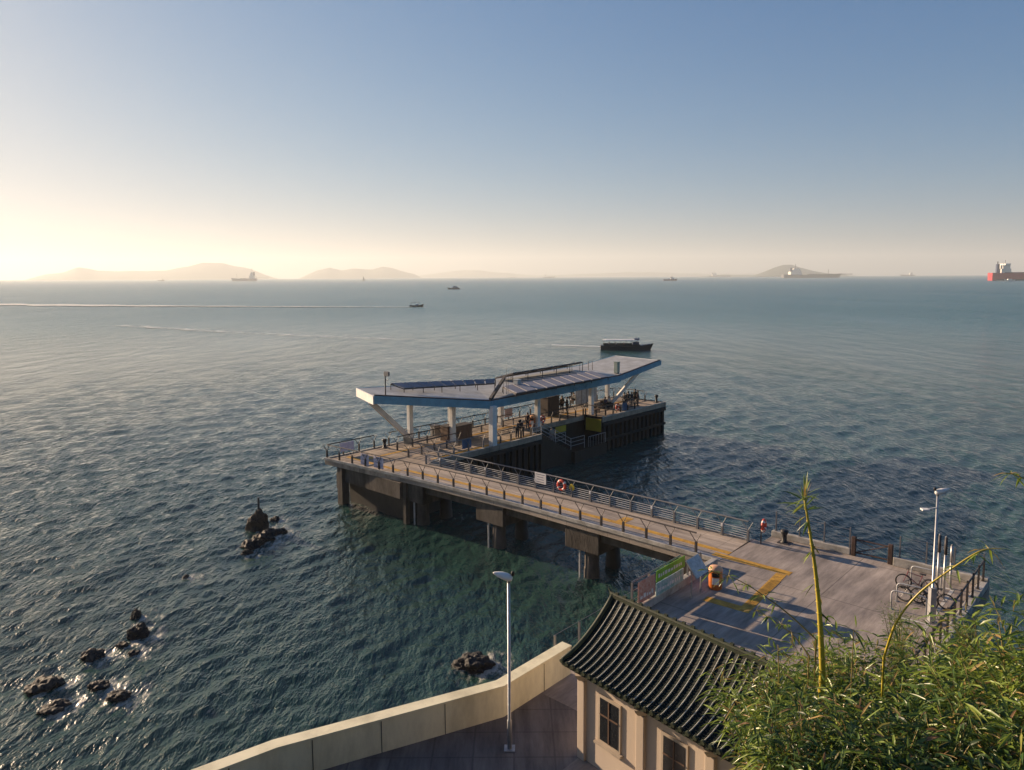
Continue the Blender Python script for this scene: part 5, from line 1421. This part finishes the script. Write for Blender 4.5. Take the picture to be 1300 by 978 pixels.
# wakes: thin foam sheets just above the ripples
def wake_mat(name, dens):
    m = bpy.data.materials.new(name); nt, N, L = nodes(m); b = N['Principled BSDF']
    b.inputs['Base Color'].default_value = (.62, .62, .6, 1); b.inputs['Roughness'].default_value = .8
    tc = N.new('ShaderNodeTexCoord'); mp = N.new('ShaderNodeMapping'); mp.inputs['Scale'].default_value = (.15, 1, 1); L.new(tc.outputs['Object'], mp.inputs[0])
    n = N.new('ShaderNodeTexNoise'); n.inputs['Scale'].default_value = 1.1; n.inputs['Detail'].default_value = 6; L.new(mp.outputs[0], n.inputs['Vector'])
    r = N.new('ShaderNodeMapRange'); r.inputs[1].default_value = dens; r.inputs[2].default_value = dens + .2; L.new(n.outputs['Fac'], r.inputs[0])
    L.new(r.outputs[0], b.inputs['Alpha']); return m
M_wk = wake_mat('wake_foam', .30); M_wk2 = wake_mat('thin_wake_foam', .40); M_wk3 = wake_mat('old_wake_foam', .47)
def wake(label, pa, pb, w0, w1, m, arch=0):
    d = pb - pa; L_ = d.length; an = math.atan2(d.y, d.x); mb = MB(); n = 40
    for i in range(n + 1):
        t = i / n; ww = w0 + (w1 - w0) * t; c = math.sin(t * math.pi) * arch; j = mnoise.noise(Vector((t * 14, pa.x, 0))) * ww * .45
        mb.v += [(L_ * t, c - ww / 2 + j, .32), (L_ * t, c + ww / 2 - j, .32)]
    for i in range(n): mb.f.append((2 * i, 2 * i + 2, 2 * i + 3, 2 * i + 1))
    o = mb.build('wake', m); o.location = (pa.x, pa.y, 0); o.rotation_euler.z = an
    return tag(o, label, None, None, 'stuff')
pb = at(523, 390.5, 0); pa = at(-60, 386.5, 0)
wake('long straight white wake of the speedboat', pb, pa, 3, 26, M_wk, 9)
wake('pale churned wake just behind the passenger boat', at(764, 441.8, 0), at(700, 439.5, 0), 1.4, 1.6, M_wk)
wake('faint older wake of the passenger boat running left', at(700, 439.5, 0), at(150, 414, 0), 1.2, 5.0, M_wk3, 5)
wake('bow foam along the passenger boat hull', at(764, 443.6, 0), at(826, 443.9, 0), .5, .8, M_wk2)
wake('thin wake of the pale launch before the tanker', at(1285, 358.6, 0), at(1420, 358.2, 0), 6, 9, M_wk)
wake('bow splash of the speedboat', at(528, 391.2, 0), at(541, 390.9, 0), 1.2, .6, M_wk)

# ------------------------------------------------------------------ islands on the horizon
def island(label, profile, dist, depth, seed):
    """profile: (px, height px) ; real ridge with depth, rough slopes"""
    xs_ = [p[0] for p in profile]; n = 90; rows = 26
    s = dist / 940.0
    c = sea_at((xs_[0] + xs_[-1]) / 2, dist); an = math.atan2(c.y, c.x) - math.pi / 2
    ca = math.cos(an); half = (xs_[-1] - xs_[0]) / 2 * s * ca * ca; s *= ca; mb = MB()
    for j in range(rows + 1):
        v = j / rows * 2 - 1
        for i in range(n + 1):
            px = xs_[0] + (xs_[-1] - xs_[0]) * i / n
            for (a, ha), (b, hb) in zip(profile, profile[1:]):
                if px <= b + 1e-6: h = ha + (hb - ha) * (px - a) / (b - a); break
            x = -half + 2 * half * i / n; y = v * depth / 2
            ridge = mnoise.noise(Vector((x * .0012, seed, 0))) * .25
            k = max(0, 1 - abs(v - ridge) ** 1.35 / (1 + abs(ridge)))
            z = h * .82 * s * k * (1 + .10 * mnoise.noise(Vector((x * .004, y * .004, seed)))) + mnoise.noise(Vector((x * .003, y * .003, seed + 4))) * 12 * k
            mb.v.append((x, y, max(-6, z - 4)))
    for j in range(rows):
        for i in range(n):
            a = j * (n + 1) + i; mb.f.append((a, a + 1, a + n + 2, a + n + 1))
    o = mb.build('hill', M_hill, smooth=True); o.location = (c.x, c.y, 0); o.rotation_euler.z = an
    tag(o, label, None, None, 'structure')
island('long pale island on the left with two humps', [(50, 0), (58, 5), (70, 9), (90, 12), (108, 19), (120, 17), (130, 14), (160, 14), (190, 13), (215, 15), (235, 20), (262, 27), (285, 27), (305, 22), (325, 17), (345, 7), (362, 0)], 11000, 1500, 1)
island('pale island in the middle left with three low humps', [(382, 0), (390, 5), (405, 13), (420, 17), (435, 13), (450, 15), (462, 15), (475, 14), (488, 19), (500, 17), (515, 11), (528, 6), (538, 0)], 11500, 1200, 2)
island('faint high ridge behind the middle left island', [(500, 0), (530, 4), (560, 9), (590, 12), (605, 12), (640, 7), (680, 3), (720, 4), (760, 6), (820, 8), (850, 6), (900, 4), (950, 4), (980, 0)], 14500, 1200, 3)
island('cone shaped hazy island right of the centre', [(945, 0), (955, 3), (968, 9), (980, 15), (992, 18), (1003, 18), (1015, 14), (1030, 10), (1045, 7), (1055, 5), (1075, 1), (1090, 0)], 9000, 900, 5)
island('low faint land strip at the left of the freighter', [(870, 0), (900, 2.5), (940, 3), (970, 2), (1000, 0)], 10000, 500, 6)
